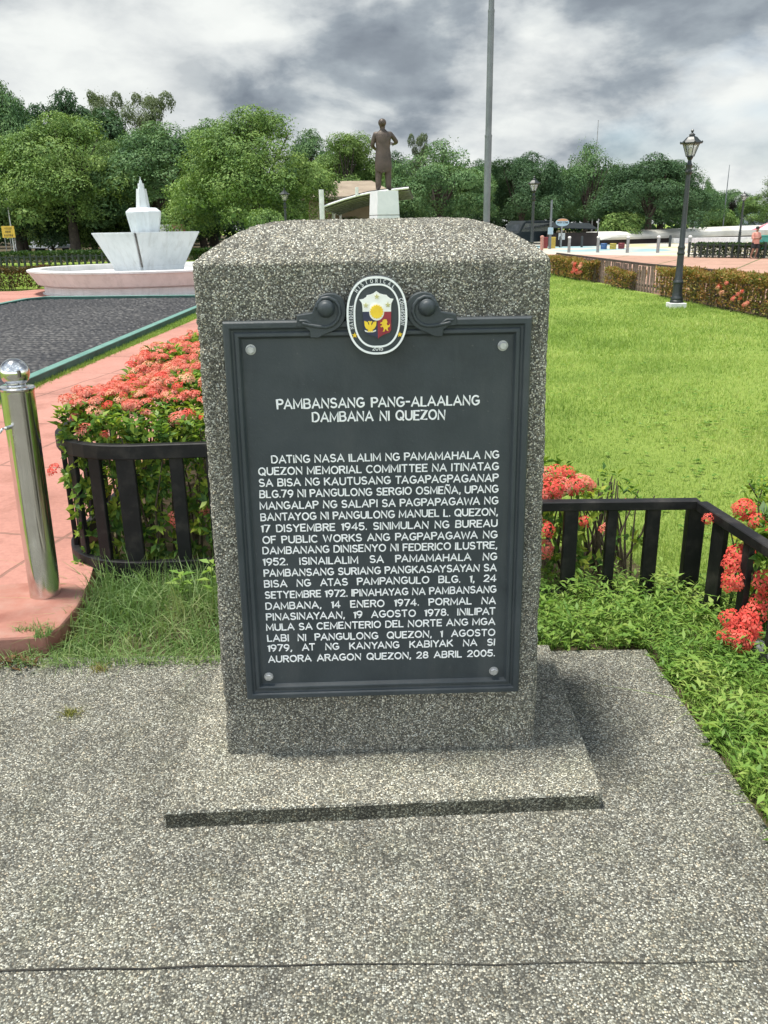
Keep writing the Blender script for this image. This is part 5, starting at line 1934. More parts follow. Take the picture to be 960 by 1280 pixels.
# grass strip along the green rim and the lawns left of the fountain
n_ = 16000
y = 7.3 + (20 - 7.3) * rng.random(n_) ** 1.6
xr = np.interp(y, [7.3, 9, 15.3, 20], [-3.56, -3.60, -3.37, -3.3]); xl = np.interp(y, [7.3, 9, 15.3, 20], [-3.86, -3.72, -3.66, -3.6])
x = xl + (xr - xl) * rng.random(n_) + rng.normal(0, .02, n_)
p = np.stack([x, y, np.full(n_, .05)], 1)
tag(blades('strip_grass', p, rng.uniform(.03, .085, n_), rng.uniform(.006, .012, n_), 6, M['grass'], .5), 'narrow strip of grass along the green rim', 'grass')
n_ = 30000
x = rng.uniform(-26, -9, n_); y = rng.uniform(27.2, 47, n_)
k_ = (x > -.52 * y) & (x < -.2 * y)
p = np.stack([x[k_], y[k_], np.full(k_.sum(), GZ)], 1)
tag(blades('lawn_grass', p, rng.uniform(.05, .1, len(p)), rng.uniform(.02, .035, len(p)), 8, M['grass'], .6), 'patch of lawn behind the left hedge and the fountain', 'grass')
# soil filling between rim and path
sheet('strip_soil', [(-3.95, 7.0), (-3.55, 7.0), (-3.3, 15.2), (-3.25, 20.3), (-3.6, 20.3), (-3.68, 9)], .05, M['lawn'])
# soil beds
sheet('bed_soil', [(-1.55, 3.72), (-.3, 3.75), (1.3, 3.5), (1.25, 4.15), (.4, 4.2), (-.02, 4.3), (-.05, 8), (-1.55, 8)], GZ + .01, M['soil'])
sheet('bed_soil', [(-1.4, 2.99), (1.05, 2.98), (1.06, 1.5), (1.6, 1.5), (1.5, 2.6), (1.35, 3.5), (-.3, 3.75), (-1.2, 3.6)], GZ + .006, M['soil'])

# long grass between pad and left fence
n_ = 3600
x = rng.uniform(-1.34, -.35, n_); y = 3.0 + .66 * rng.random(n_)
hmax = .05 + .14 * np.clip((y - 2.95) / .5, 0, 1)
p = np.stack([x, y, np.full(n_, GZ)], 1)
h_ = hmax * rng.uniform(.45, 1.3, n_) * (1 + .3 * wave_noise(p, 5, 3, 2))
o = blades('long_grass', p, np.clip(h_, .03, .36), rng.uniform(.003, .0085, n_), 9, M['longgrass'], .75, 5, curl=.5)
tag(o, 'long tangled grass between the pad and the left fence', 'grass')
# grass and moss over the edge of the red kerb
n_ = 700
x = rng.uniform(-1.5, -1.18, n_); y = 3.0 + np.abs(rng.normal(0, .05, n_))
x += .1 * (y < 3.05)
p = np.stack([x, y, np.where(x > -1.34, GZ, .078)], 1)
tag(blades('kerb_grass', p, rng.uniform(.015, .05, n_), rng.uniform(.0025, .0045, n_), 31, M['longgrass'], 1.1, 3, curl=.7), 'sparse grass creeping over the edge of the red kerb', 'grass')
# runners creeping over the pad edge
n_ = 900
x = rng.uniform(-1.5, -.5, n_); y = 2.9 + np.abs(rng.normal(0, .07, n_))
p = np.stack([x, y, np.full(n_, .002)], 1)
tag(blades('creeping_grass', p, rng.uniform(.03, .09, n_), rng.uniform(.0025, .005, n_), 10, M['longgrass'], 1.2, 4, curl=.8), 'grass runners creeping over the back edge of the pad', 'grass')
for i, (px, py, nb, lab) in enumerate(((126, 838, 60, 'small yellow-green grass tuft on the pad, nearer the red kerb'), (88, 893, 60, 'small yellow-green grass tuft on the pad, the lower one at left'))):
    c_ = on_z(px, py, 0)
    p = np.stack([c_.x + rng.normal(0, .018, nb), c_.y + rng.normal(0, .012, nb), np.zeros(nb)], 1)
    o = blades('grass_tuft', p, rng.uniform(.02, .05, nb), rng.uniform(.0025, .004, nb), 20 + i, M['drygrass'], 1.1, 3, kind='thing', curl=.7)
    tag(o, lab, 'grass tuft')


# leafy weeds right of the pad
def weed_field():
    Vs, Fs, nb = [], [], 0
    n_ = 6500
    x = rng.uniform(.4, 2.4, n_); y = rng.uniform(1.35, 3.95, n_)
    zone1 = (y > 3.0) & (y < 3.62) & (x < 1.5) & (x > .42)
    zone2 = (x > 1.05 + .012 * (3 - y)) & (y <= 3.4) & (x < 1.7 + .25 * (3 - y))
    k_ = zone1 | zone2
    x, y = x[k_], y[k_]
    for cx_, cy_ in zip(x, y):
        nl = rng.integers(7, 12)
        hh = rng.uniform(.05, .16) * (1.0 if cy_ > 3.05 and cx_ < 1.3 else .85)
        t_ = np.linspace(.15, 1, nl)
        a = np.arange(nl) * 2.4 + rng.uniform(0, 6.28)
        bend = rng.normal(0, .3, 2) * hh
        P = np.stack([cx_ + bend[0] * t_ ** 2, cy_ + bend[1] * t_ ** 2, GZ + hh * t_], 1)
        el = rng.uniform(.05, .8, nl)
        D = np.stack([np.cos(a), np.sin(a), el], 1)
        N = unit(np.stack([-np.cos(a) * el, -np.sin(a) * el, np.ones(nl)], 1) + rng.normal(0, .15, (nl, 3)))
        Ln = rng.uniform(.02, .055) * rng.uniform(.7, 1.2, nl)
        asp = rng.choice([.14, .22, .36])
        V, F = leaf_arrays(P, D, N, Ln, Ln * asp, .12, rng.uniform(.05, .3))
        Vs.append(V); Fs.append(F + nb); nb += len(V)
    o = link('weeds', np_mesh('weeds', np.concatenate(Vs), np.concatenate(Fs)), M['weed'])
    tag(o, 'leafy green weeds growing along the right side of the pad', 'weeds', kind='stuff')
    n2 = 26000
    x = rng.uniform(.4, 2.5, n2); y = rng.uniform(1.3, 3.9, n2)
    k2 = ((y > 3.0) & (y < 3.55) & (x < 1.5)) | ((x > 1.04 + .012 * (3 - y)) & (y <= 3.4) & (x < 1.75 + .25 * (3 - y)))
    p = np.stack([x[k2], y[k2], np.full(k2.sum(), GZ)], 1)
    tag(blades('weed_grass', p, rng.uniform(.04, .15, len(p)), rng.uniform(.002, .005, len(p)), 12, M['weed'], .6, 4, curl=.5), 'blades of tall grass among the weeds right of the pad', 'grass')


weed_field()
# broad-leaved seedlings in the left grass
for px, py, D, lab in ((225, 715, 3.45, 'broad-leaved seedling under the left fence beside the stone'), (262, 700, 3.3, 'pale broad-leaved seedling touching the left edge of the stone')):
    c_ = on_d(px, py, D)
    root = empty('seedling', (c_.x, D, GZ), 0, lab, 'plant', 'seedlings in the long grass')
    b = MB(); b.tube([(0, 0, 0), (.005, 0, c_.z - GZ)], [.0025, .0015], 5)
    b.build('stem', M['leaf_ixora'], root)
    nl = 11
    a = np.arange(nl) * 2.4
    tz = np.linspace(.5, 1, nl)
    P = np.stack([0 * a, 0 * a, (c_.z - GZ) * tz], 1)
    D_ = np.stack([np.cos(a), np.sin(a), np.full(nl, .35)], 1)
    V, F = leaf_arrays(P, D_, unit(np.array([[0, 0, 1.]]) + rng.normal(0, .2, (nl, 3))), rng.uniform(.05, .075, nl), rng.uniform(.02, .03, nl), .1, .25)
    link('leaves', np_mesh('leaves', V, F), M['weed'], root)

# ================================================================== GREEN-RIMMED BED WITH BLACK NET
GR = empty('covered_pool', (-6.0, 14, 0), 0, 'dark rippled net cover inside a raised green rim beside the red path', 'covered pool')
c_ = Vector((-6.0, 14))
rim = [(-3.72, 6.2), (-3.66, 16.5), (-3.62, 20.2), (-7.9, 20.5), (-8.2, 20.0), (-8.4, 6.2)]
rl = [(p[0] - c_.x, p[1] - c_.y) for p in rim]
rail_strip('rim', rl, GZ, .165, .11, M['green_rim'], GR, 0.0)
rail_strip('rim_coping', rl, .165, .178, .115, M['green_top'], GR, 0.004)
nx_, ny_ = 140, 700
gx, gy = np.meshgrid(np.linspace(-8.3, -3.76, nx_), np.linspace(6.2, 20.4, ny_))
z = .10 + .03 * wave_noise(np.stack([gx.ravel(), gy.ravel(), 0 * gx.ravel()], 1), .8, 5, 2) + .03 * np.sin(gy.ravel() * 30 + gx.ravel() * 6 + 2.2 * np.sin(gx.ravel() * 1.7) + 1.5 * wave_noise(np.stack([gx.ravel(), gy.ravel(), 0 * gx.ravel()], 1), 1.2, 8, 2)) + rng.normal(0, .007, nx_ * ny_)
V = np.stack([gx.ravel() - c_.x, gy.ravel() - c_.y, z], 1)
i_, j_ = np.meshgrid(np.arange(nx_ - 1), np.arange(ny_ - 1))
a_ = (j_ * nx_ + i_).ravel()
net = link('net_cover', np_mesh('net_cover', V, np.stack([a_, a_ + 1, a_ + nx_ + 1, a_ + nx_], 1), True), M['net'], GR)

# ================================================================== FOUNTAIN
FO = empty('fountain', (-6.6, 25.0, 0), 0, 'white concrete fountain with round basin, square flared bowl and slim spire', 'fountain')
b = MB()
b.lathe([(2.92, 0), (2.92, .03), (2.86, .05), (2.86, .22), (2.90, .23), (3.02, .27), (3.22, .58), (3.26, .60), (3.26, .645), (3.2, .66), (2.92, .66), (2.9, .62), (2.88, .5), (0.4, .48)], 72, cap1=True)
b.build('basin', M['basin'], FO, smooth=28)
b = MB()


def notched(hw, z, notch):
    pts = []
    for k_ in range(4):
        a = R(45 + 90 * k_)
        c0 = Vector((math.cos(a), math.sin(a)))
        t0 = Vector((-math.sin(a), math.cos(a)))
        rr = hw * math.sqrt(2)
        e = c0 * (rr - notch) - t0 * notch
        f_ = c0 * (rr - notch) + t0 * notch
        g = c0 * (rr - notch * 2.4)
        pts += [(e.x, e.y, z), (g.x, g.y, z), (f_.x, f_.y, z)]
    return pts


rot = R(45 + 4)
def rz_pts(pts, a):
    return [(p[0] * math.cos(a) - p[1] * math.sin(a), p[0] * math.sin(a) + p[1] * math.cos(a), p[2]) for p in pts]


b.loft([rz_pts(notched(h_, z_, .05), rot) for h_, z_ in ((.72, .55), (.74, .68), (1.075, 1.53), (1.085, 1.545), (1.085, 1.58), (.95, 1.582))])
b.build('bowl', M['fount'], FO)
for k_ in range(4):
    a = R(45 + 90 * k_) + rot
    g0, g1 = .74 * math.sqrt(2) - .095, 1.085 * math.sqrt(2) - .095
    b = MB(); b.tube([(g0 * math.cos(a), g0 * math.sin(a), .68), (g1 * math.cos(a), g1 * math.sin(a), 1.56)], .03, 6)
    b.build('gap_shade', M['seam'], FO)  # dark tube put in as the shade of the corner notch
b = MB()
b.box(-.55, .55, -.55, .55, .47, .70, Matrix.Rotation(rot, 4, 'Z'))
b.build('bowl_foot', M['fount'], FO)
b = MB()
b.lathe([(.36, 1.5), (.40, 1.58), (.50, 2.08), (.50, 2.12), (.38, 2.22), (.1, 2.235)], 8, phase=R(22.5 + 8))
b.build('vase', M['fount'], FO, bevel=.01)
b = MB()
for r0, r1, z0, z1 in ((.19, .135, 2.2, 2.72), (.09, .08, 2.72, 2.86), (.045, .035, 2.86, 2.94)):
    b.lathe([(r0, z0), (r1, z1)], 6, phase=.3)
b.lathe([(.02, 2.94), (.004, 3.04)], 6)
b.build('spire', M['fount'], FO)


# ================================================================== LAMP POSTS
def make_lamp(loc, label):
    root = empty('street_lamp', loc, 0, label, 'street lamp', 'street lamps in the park')
    b_ = MB()
    b_.prism([(-.16, -.16), (.16, -.16), (.16, .16), (-.16, .16)], -.05, .075)
    b_.build('footing', M['whitewash'], root, bevel=.012)
    b_ = MB()
    b_.lathe([(.135, .075), (.135, .11), (.12, .13), (.125, .16), (.118, .18), (.105, .20), (.098, .22), (.094, .30), (.092, .44), (.10, .45), (.104, .47), (.098, .49), (.088, .505), (.074, .53), (.066, .8), (.064, 1.0),
              (.072, 1.01), (.076, 1.03), (.07, 1.05), (.062, 1.07), (.068, 1.12), (.072, 1.14), (.066, 1.16), (.054, 1.18), (.048, 1.8), (.044, 2.48), (.055, 2.49), (.066, 2.51), (.068, 2.54), (.05, 2.56), (.048, 2.62), (.058, 2.64), (.06, 2.66), (.04, 2.69), (.032, 2.74), (.05, 2.77), (.06, 2.79), (.05, 2.80)], 20)
    b_.build('post', M['iron'], root, smooth=35)
    cage = MB()
    r0, r1, z0, z1 = .075, .155, 2.81, 3.03
    for k_ in range(6):
        a = R(60 * k_ + 30)
        cage.bar((r0 * math.cos(a), r0 * math.sin(a), z0), (r1 * math.cos(a), r1 * math.sin(a), z1), .012, .012)
        a2 = R(60 * (k_ + 1) + 30)
        for rr, zz in ((r0, z0), (r1, z1)):
            cage.bar((rr * math.cos(a), rr * math.sin(a), zz), (rr * math.cos(a2), rr * math.sin(a2), zz), .014, .016)
    lan = cage.build('lantern', M['iron'], root)
    g = MB()
    for k_ in range(6):
        a = R(60 * k_ + 33); a2 = R(60 * (k_ + 1) + 27)
        g.add([(r0 * .97 * math.cos(a), r0 * .97 * math.sin(a), z0 + .008), (r0 * .97 * math.cos(a2), r0 * .97 * math.sin(a2), z0 + .008), (r1 * .97 * math.cos(a2), r1 * .97 * math.sin(a2), z1 - .008), (r1 * .97 * math.cos(a), r1 * .97 * math.sin(a), z1 - .008)], [(0, 1, 2, 3)])
    g.build('glass', M['glass'], lan)
    bb = MB(); bb.lathe([(.02, 2.80), (.02, 2.86), (.035, 2.90), (.035, 2.95), (.015, 2.98)], 10)
    bb.build('bulb', M['post_cap'], lan, smooth=60)
    rf = MB()
    rf.lathe([(.205, 3.03), (.21, 3.045), (.19, 3.06), (.14, 3.10), (.10, 3.145), (.055, 3.165), (.05, 3.18), (.062, 3.19), (.04, 3.205), (.018, 3.22), (.016, 3.235), (.028, 3.25), (.028, 3.265), (.01, 3.285)], 6, phase=R(30))
    for k_ in range(6):
        a = R(60 * k_ + 30)
        rf.lathe([(.012, 0), (.02, .015), (.004, .035)], 6, c=(.198 * math.cos(a), .198 * math.sin(a), 3.045))
    rf.build('roof', M['iron'], root)
    return root


lp0 = on_z(845, 383, 0)
lamp = make_lamp((lp0.x, lp0.y, 0), 'tall dark iron street lamp on a white footing on the right lawn, the nearest lamp')
for px, ytop, D, lab in ((668, 220, 29.0, 'dark street lamp in front of the domed trees right of the flagpole'), (931, 239, 46.5, 'dark street lamp beside the jogger behind the clipped hedge'),
                         (355, 235, 34.0, 'dark street lamp in front of the feathery tree left of the pavilion'), (297, 260, 64.0, 'small far street lamp under the feathery tree trunk'), (84, 262, 60.0, 'thin far street lamp standing in the hedge left of the fountain')):
    o = copy_tree(lamp)
    p = on_d(px, ytop, D)
    o.location = (p.x, D, 0)
    o.scale = (1, 1, p.z / 3.285)
    o['label'] = lab

# ================================================================== FLAGPOLE
D = 35.0
pb = on_d(608, 280, D)
FP = empty('flagpole', (pb.x, D, 0), 0, 'very tall grey steel flagpole on a brown base rising out of the picture', 'flagpole')
b = MB()
z = pb.z - .03
r_ = .155
segs_ = [(3.2, .135, .13), (4.2, .118, .112), (4.2, .104, .098), (5, .1, .09), (5, .08, .07)]
for L_, ra, rb in segs_:
    b.lathe([(ra, z), (ra, z + L_ - .02), (ra * 1.06, z + L_ - .02), (ra * 1.06, z + L_ + .05)], 20, c=(0, 0, 0))
    z += L_
b.build('pole', M['pole'], FP, smooth=35)
b = MB()
b.lathe([(.36, 0), (.34, .2), (.29, pb.z - .14), (.30, pb.z - .12), (.30, pb.z), (.2, pb.z + .012)], 8, phase=R(22.5))
b.build('base', M['pole_base'], FP)


# ================================================================== FIGURES
def skin_body(name, joints, edges, mat, parent, root='pelvis', sub=2):
    me = bpy.data.meshes.new(name)
    keys = list(joints)
    idx = {k_: i for i, k_ in enumerate(keys)}
    me.from_pydata([joints[k_][0] for k_ in keys], [(idx[a], idx[c_]) for a, c_ in edges], [])
    o = link(name, me, mat, parent)
    md = o.modifiers.new('skin', 'SKIN')
    md.use_smooth_shade = True
    if not me.skin_vertices:
        bm_ = bmesh.new(); bm_.from_mesh(me); bm_.verts.layers.skin.verify(); bm_.to_mesh(me); bm_.free()
    for k_ in keys:
        sv = me.skin_vertices[0].data[idx[k_]]
        r0 = joints[k_][1]
        sv.radius = r0 if isinstance(r0, tuple) else (r0, r0)
        sv.use_root = (k_ == root)
    ss = o.modifiers.new('sub', 'SUBSURF')
    ss.levels = sub; ss.render_levels = sub
    # bake, so that the body is one plain mesh
    dg = bpy.context.evaluated_depsgraph_get()
    me2 = bpy.data.meshes.new_from_object(o.evaluated_get(dg))
    o.modifiers.clear()
    o.data = me2
    me2.polygons.foreach_set('use_smooth', [True] * len(me2.polygons))
    return o


def add_hand(J, E, wrist, key, side, dirv, across, curl):
    """palm, four unequal fingers and a thumb as chains rooted in the palm"""
    w = Vector(J[wrist][0]); d = Vector(dirv).normalized(); a = Vector(across).normalized(); n_ = Vector(curl).normalized()
    J[key + 'palm'] = (tuple(w + d * .06), (.034, .022)); E.append((wrist, key + 'palm'))
    for i, (o_, L_) in enumerate(((-.03, .068), (-.010, .078), (.010, .074), (.028, .058))):
        p1 = w + d * .095 + a * o_; p2 = p1 + d * L_ * .5 + n_ * L_ * .15; p3 = p2 + d * L_ * .25 + n_ * L_ * .4
        for s_, p in (('a', p1), ('b', p2), ('c', p3)):
            J[f'{key}f{i}{s_}'] = (tuple(p), .0085 if s_ != 'c' else .007)
        E += [(key + 'palm', f'{key}f{i}a'), (f'{key}f{i}a', f'{key}f{i}b'), (f'{key}f{i}b', f'{key}f{i}c')]
    t1 = w + d * .035 - a * .04; t2 = t1 + d * .035 - a * .02 + n_ * .012
    J[key + 't1'] = (tuple(t1), .011); J[key + 't2'] = (tuple(t2), .009)
    E += [(key + 'palm', key + 't1'), (key + 't1', key + 't2')]


def ellipse_ring(cx, cy, z, rx, ry, n=24, zf=None):
    out = []
    for k_ in range(n):
        a = 2 * math.pi * k_ / n
        x, y = cx + rx * math.cos(a), cy + ry * math.sin(a)
        out.append((x, y, z + (zf(math.cos(a), math.sin(a)) if zf else 0)))
    return out


# bronze statue seen from behind, on a white stone block
D = 25.0
st = on_d(480, 238.5, D)
SA = R(20)
PE = empty('pedestal', (st.x, D, 0), SA, 'white stone block pedestal under the bronze statue', 'pedestal')
b = MB()
zt_ = st.z
h0_, h1_ = .405, .305
n3 = 4
for k_ in range(4):
    za, zb_ = zt_ * k_ / 4, zt_ * (k_ + 1) / 4
    f0, f1 = h0_ + (h1_ - h0_) * k_ / 4, h0_ + (h1_ - h0_) * (k_ + 1) / 4
    g_ = .009
    b.loft([[(-f0, -f0, za + g_), (f0, -f0, za + g_), (f0, f0, za + g_), (-f0, f0, za + g_)], [(-f1, -f1, zb_ - g_), (f1, -f1, zb_ - g_), (f1, f1, zb_ - g_), (-f1, f1, zb_ - g_)]])
b.build('blocks', noisy('pedestal_marble', (0.5, 0.52, 0.54), (0.62, 0.64, 0.65), 2.2, 0.6, 0, 0.003, 20, 0.4, (0.7, 0.71, 0.72)), PE, bevel=.006)
b = MB()
b.loft([[(-h0_ * .97, -h0_ * .97, 0), (h0_ * .97, -h0_ * .97, 0), (h0_ * .97, h0_ * .97, 0), (-h0_ * .97, h0_ * .97, 0)], [(-h1_ * .97, -h1_ * .97, zt_ - .01), (h1_ * .97, -h1_ * .97, zt_ - .01), (h1_ * .97, h1_ * .97, zt_ - .01), (-h1_ * .97, h1_ * .97, zt_ - .01)]])
b.build('joints', M['seam'], PE)
STAT = empty('statue', (st.x - .01, D, zt_ + .002), 0, 'brown bronze statue of a man in long coat seen from behind on the white block', 'statue')
J = {'pelvis': ((0, 0, .93), (.14, .11)), 'spine': ((0, .0, 1.12), (.145, .11)), 'chest': ((0, .0, 1.33), (.165, .12)), 'neckb': ((0, 0, 1.47), (.09, .08)), 'neck': ((-.005, .015, 1.54), (.055, .055)),
     'head': ((-.012, .03, 1.63), (.085, .098)), 'crown': ((-.012, .02, 1.74), (.075, .09)),
     'shL': ((-.19, 0, 1.42), .075), 'elL': ((-.265, .0, 1.14), .055), 'wrL': ((-.19, .2, 1.07), .036),
     'shR': ((.19, 0, 1.42), .075), 'elR': ((.34, .06, 1.22), .055), 'wrR': ((.27, .28, 1.2), .036),
     'hipL': ((-.095, 0, .86), .105), 'knL': ((-.115, .02, .48), .092), 'anL': ((-.13, -.01, .09), .075), 'toL': ((-.15, .17, .045), (.05, .04)),
     'hipR': ((.095, 0, .86), .105), 'knR': ((.115, .03, .48), .092), 'anR': ((.125, .02, .09), .075), 'toR': ((.17, .19, .045), (.05, .04))}
E = [('pelvis', 'spine'), ('spine', 'chest'), ('chest', 'neckb'), ('neckb', 'neck'), ('neck', 'head'), ('head', 'crown'), ('chest', 'shL'), ('shL', 'elL'), ('elL', 'wrL'), ('chest', 'shR'), ('shR', 'elR'), ('elR', 'wrR'),
     ('pelvis', 'hipL'), ('hipL', 'knL'), ('knL', 'anL'), ('anL', 'toL'), ('pelvis', 'hipR'), ('hipR', 'knR'), ('knR', 'anR'), ('anR', 'toR')]
add_hand(J, E, 'wrL', 'L', -1, (.35, .9, .0), (0, 0, 1), (1, 0, 0))
add_hand(J, E, 'wrR', 'R', 1, (-.4, .9, .15), (0, 0, 1), (-1, 0, 0))
skin_body('body', J, E, M['bronze'], STAT)
b = MB()
hem = lambda c, s: (-.07 * max(0, -s) ** 2 + .10 * max(0, s)) + .012 * math.sin(c * 9)
rings = [ellipse_ring(0, 0, .52, .205, .165, 28, hem), ellipse_ring(0, 0, .54, .21, .17, 28, hem), ellipse_ring(0, 0, .72, .205, .165, 28, lambda c, s: hem(c, s) * .5), ellipse_ring(0, 0, .93, .19, .145, 28), ellipse_ring(0, 0, 1.08, .17, .13, 28), ellipse_ring(0, 0, 1.22, .185, .14, 28),
         ellipse_ring(0, 0, 1.36, .205, .145, 28), ellipse_ring(0, 0, 1.44, .19, .12, 28), ellipse_ring(0, 0.005, 1.50, .10, .085, 28), ellipse_ring(0, .01, 1.535, .072, .072, 28)]
b.loft(rings, cap0=False, cap1=False)
b.build('coat', M['bronze'], STAT, smooth=60)
b = MB()
b.sphere((-.012, .0, 1.70), .112, 18, 12, (.88, 1.02, .95))
b.build('hair', M['bronze'], STAT, smooth=180)
STAT.scale = (1.12, 1.05, (on_d(475, 148, D).z - zt_) / 1.81)

# jogger / passer-by looking at a phone
pp = on_z(942, 323.5, 0)
ph_ = on_d(942, 282.5, pp.y).z
PERS = empty('person', (pp.x, pp.y, 0), R(200), 'person in peach shirt and dark shorts looking down at a phone on the plaza', 'person')
J = {'pelvis': ((0, 0, .92), (.15, .11)), 'spine': ((0, .01, 1.08), (.16, .12)), 'chest': ((0, .0, 1.28), (.18, .125)), 'neckb': ((0, .0, 1.41), (.085, .075)), 'neck': ((0, .03, 1.48), .052),
     'head': ((0, .06, 1.56), (.075, .09)), 'crown': ((0, .05, 1.64), (.07, .085)), 'nose': ((0, .155, 1.555), .014), 'chin': ((0, .12, 1.50), .03),
     'shL': ((-.19, 0, 1.36), .07), 'elL': ((-.25, .02, 1.09), .05), 'wrL': ((-.09, .24, 1.08), .032),
     'shR': ((.19, 0, 1.36), .07), 'elR': ((.25, .02, 1.09), .05), 'wrR': ((.09, .24, 1.10), .032),
     'hipL': ((-.1, 0, .85), .105), 'knL': ((-.11, .06, .47), .066), 'anL': ((-.1, -.02, .09), .042), 'toL': ((-.11, .15, .04), (.042, .035)),
     'hipR': ((.1, 0, .85), .105), 'knR': ((.12, .0, .47), .066), 'anR': ((.13, -.12, .1), .042), 'toR': ((.14, .04, .05), (.042, .035))}
E = [('pelvis', 'spine'), ('spine', 'chest'), ('chest', 'neckb'), ('neckb', 'neck'), ('neck', 'head'), ('head', 'crown'), ('head', 'nose'), ('head', 'chin'), ('chest', 'shL'), ('shL', 'elL'), ('elL', 'wrL'), ('chest', 'shR'), ('shR', 'elR'), ('elR', 'wrR'),
     ('pelvis', 'hipL'), ('hipL', 'knL'), ('knL', 'anL'), ('anL', 'toL'), ('pelvis', 'hipR'), ('hipR', 'knR'), ('knR', 'anR'), ('anR', 'toR')]
add_hand(J, E, 'wrL', 'L', -1, (.5, .8, .1), (0, .2, 1), (.8, .2, 0))
add_hand(J, E, 'wrR', 'R', 1, (-.5, .8, .1), (0, .2, 1), (-.8, .2, 0))
skin_body('body', J, E, M['skin'], PERS)
b = MB()
b.loft([ellipse_ring(0, .01, .80, .215, .165, 24), ellipse_ring(0, .01, .9, .21, .165, 24), ellipse_ring(0, .01, 1.1, .20, .16, 24), ellipse_ring(0, 0, 1.28, .215, .16, 24), ellipse_ring(0, 0, 1.385, .19, .12, 24), ellipse_ring(0, .005, 1.43, .1, .085, 24)], False, False)
for s_ in (-1, 1):
    b.tube([(s_ * .17, 0, 1.365), (s_ * .215, .005, 1.26), (s_ * .25, .015, 1.12), (s_ * .21, .09, 1.08)], [.088, .088, .08, .075], 12)
b.build('shirt', M['peach'], PERS, smooth=60)
b = MB()
b.loft([ellipse_ring(0, .0, .80, .19, .15, 24), ellipse_ring(0, 0, .9, .185, .145, 24)], True, True)
b.tube([(-.1, 0, .86), (-.11, .03, .7), (-.115, .05, .56)], [.125, .12, .115], 14)
b.tube([(.1, 0, .86), (.115, 0, .7), (.125, -.005, .56)], [.125, .12, .115], 14)
b.build('shorts', M['dark_cloth'], PERS, smooth=60)
b = MB()
b.sphere((0, .035, 1.64), .108, 16, 10, (.88, 1.0, .82))
b.box(-.07, .07, .11, .2, 1.625, 1.637)
b.build('cap', M['hair'], PERS, smooth=50)
for s_ in (-1, 1):
    b = MB(); b.sphere((s_ * .03, .137, 1.585), .012, 8, 6); b.build('eye', M['hair'], PERS, smooth=180)
b = MB(); b.sphere((0, .142, 1.515), .02, 8, 6, (1.3, .5, .4)); b.build('mouth', noisy('lips', (.25, .08, .06), (.3, .1, .08), 20, .5), PERS, smooth=180)
PERS.scale = tuple([ph_ / 1.74] * 3)
b = MB()
b.box(-.04, .04, -.005, .005, -.075, .075, Matrix.Rotation(R(-50), 4, 'X'))
phn = b.build('phone', M['dark_cloth'], None, bevel=.004)
phn.scale = PERS.scale
phn.rotation_euler = PERS.rotation_euler
phn.location = PERS.location + (Matrix.Rotation(R(200), 3, 'Z') @ Vector((0, .34, 1.13))) * PERS.scale[0]
tag(phn, 'dark phone held in both hands of the person on the plaza', 'phone')

# ================================================================== PAVILION AND HALL BEHIND THE STATUE
D = 48.0
P0 = on_d(401, 258, D)
PA = empty('pavilion', (P0.x, D, 0), 0, 'open shelter with white columns and curved corrugated canopy behind the statue', 'pavilion')
arc_px = [(401, 259.5), (415, 254.5), (430, 249.3), (447, 244.5), (463, 241), (480, 238.6), (497, 236.6), (511, 235)]
arc = [on_d(x, y, D) - Vector((P0.x, D, 0)) for x, y in arc_px]
b = MB()
b.tube([tuple(p) for p in arc], .055, 8)
b.build('front_beam', M['whitewash'], PA, smooth=60)
b = MB()
back = [p + Vector((.6, 9, -.25)) for p in arc]
th = Vector((0, 0, .06))
sub = []
rows = []
for k_ in range(len(arc)):
    pass
n_ = len(arc)
vs = [tuple(p + Vector((0, .12, .05))) for p in arc] + [tuple(p) for p in back] + [tuple(p + Vector((0, .12, .11))) for p in arc] + [tuple(p + th) for p in back]
fs = []
for i in range(n_ - 1):
    fs += [(i, i + 1, n_ + i + 1, n_ + i), (2 * n_ + i, 3 * n_ + i, 3 * n_ + i + 1, 2 * n_ + i + 1), (i, 2 * n_ + i, 2 * n_ + i + 1, i + 1), (n_ + i, n_ + i + 1, 3 * n_ + i + 1, 3 * n_ + i)]
b.add(vs, fs)
b.build('canopy', M['canopy'], PA)
for k_ in range(1, 8):
    b = MB()
    t_ = k_ / 8
    b.tube([tuple(a.lerp(c_, t_) + Vector((0, 0, -.06))) for a, c_ in zip(arc, back)], .05, 6)
    b.build('purlin', M['steel_post'], PA)
for px, yt, Dy, rr in ((401.5, 237, 0, .135), (416.5, 256, 6, .1), (425.5, 262, 9, .06), (487, 239.5, 3, .09)):
    q = on_d(px, yt, D + Dy) - Vector((P0.x, D, 0))
    b = MB(); b.lathe([(rr * 1.3, 0), (rr * 1.3, .2), (rr, .22), (rr, q.z)], 14, c=(q.x, q.y, 0))
    b.build('column', M['whitewash'], PA, smooth=35)
b = MB()
q0 = on_d(446, 244, D) - Vector((P0.x, D, 0)); q1 = on_d(446, 234, D) - Vector((P0.x, D, 0))
b.tube([tuple(q0), tuple(q1)], .09, 8)
b.build('stub_post', M['whitewash'], PA)
b = MB(); b.box(-1, 5, 9.2, 9.35, 0, .95)
b.build('back_wall', M['whitewash'], PA)

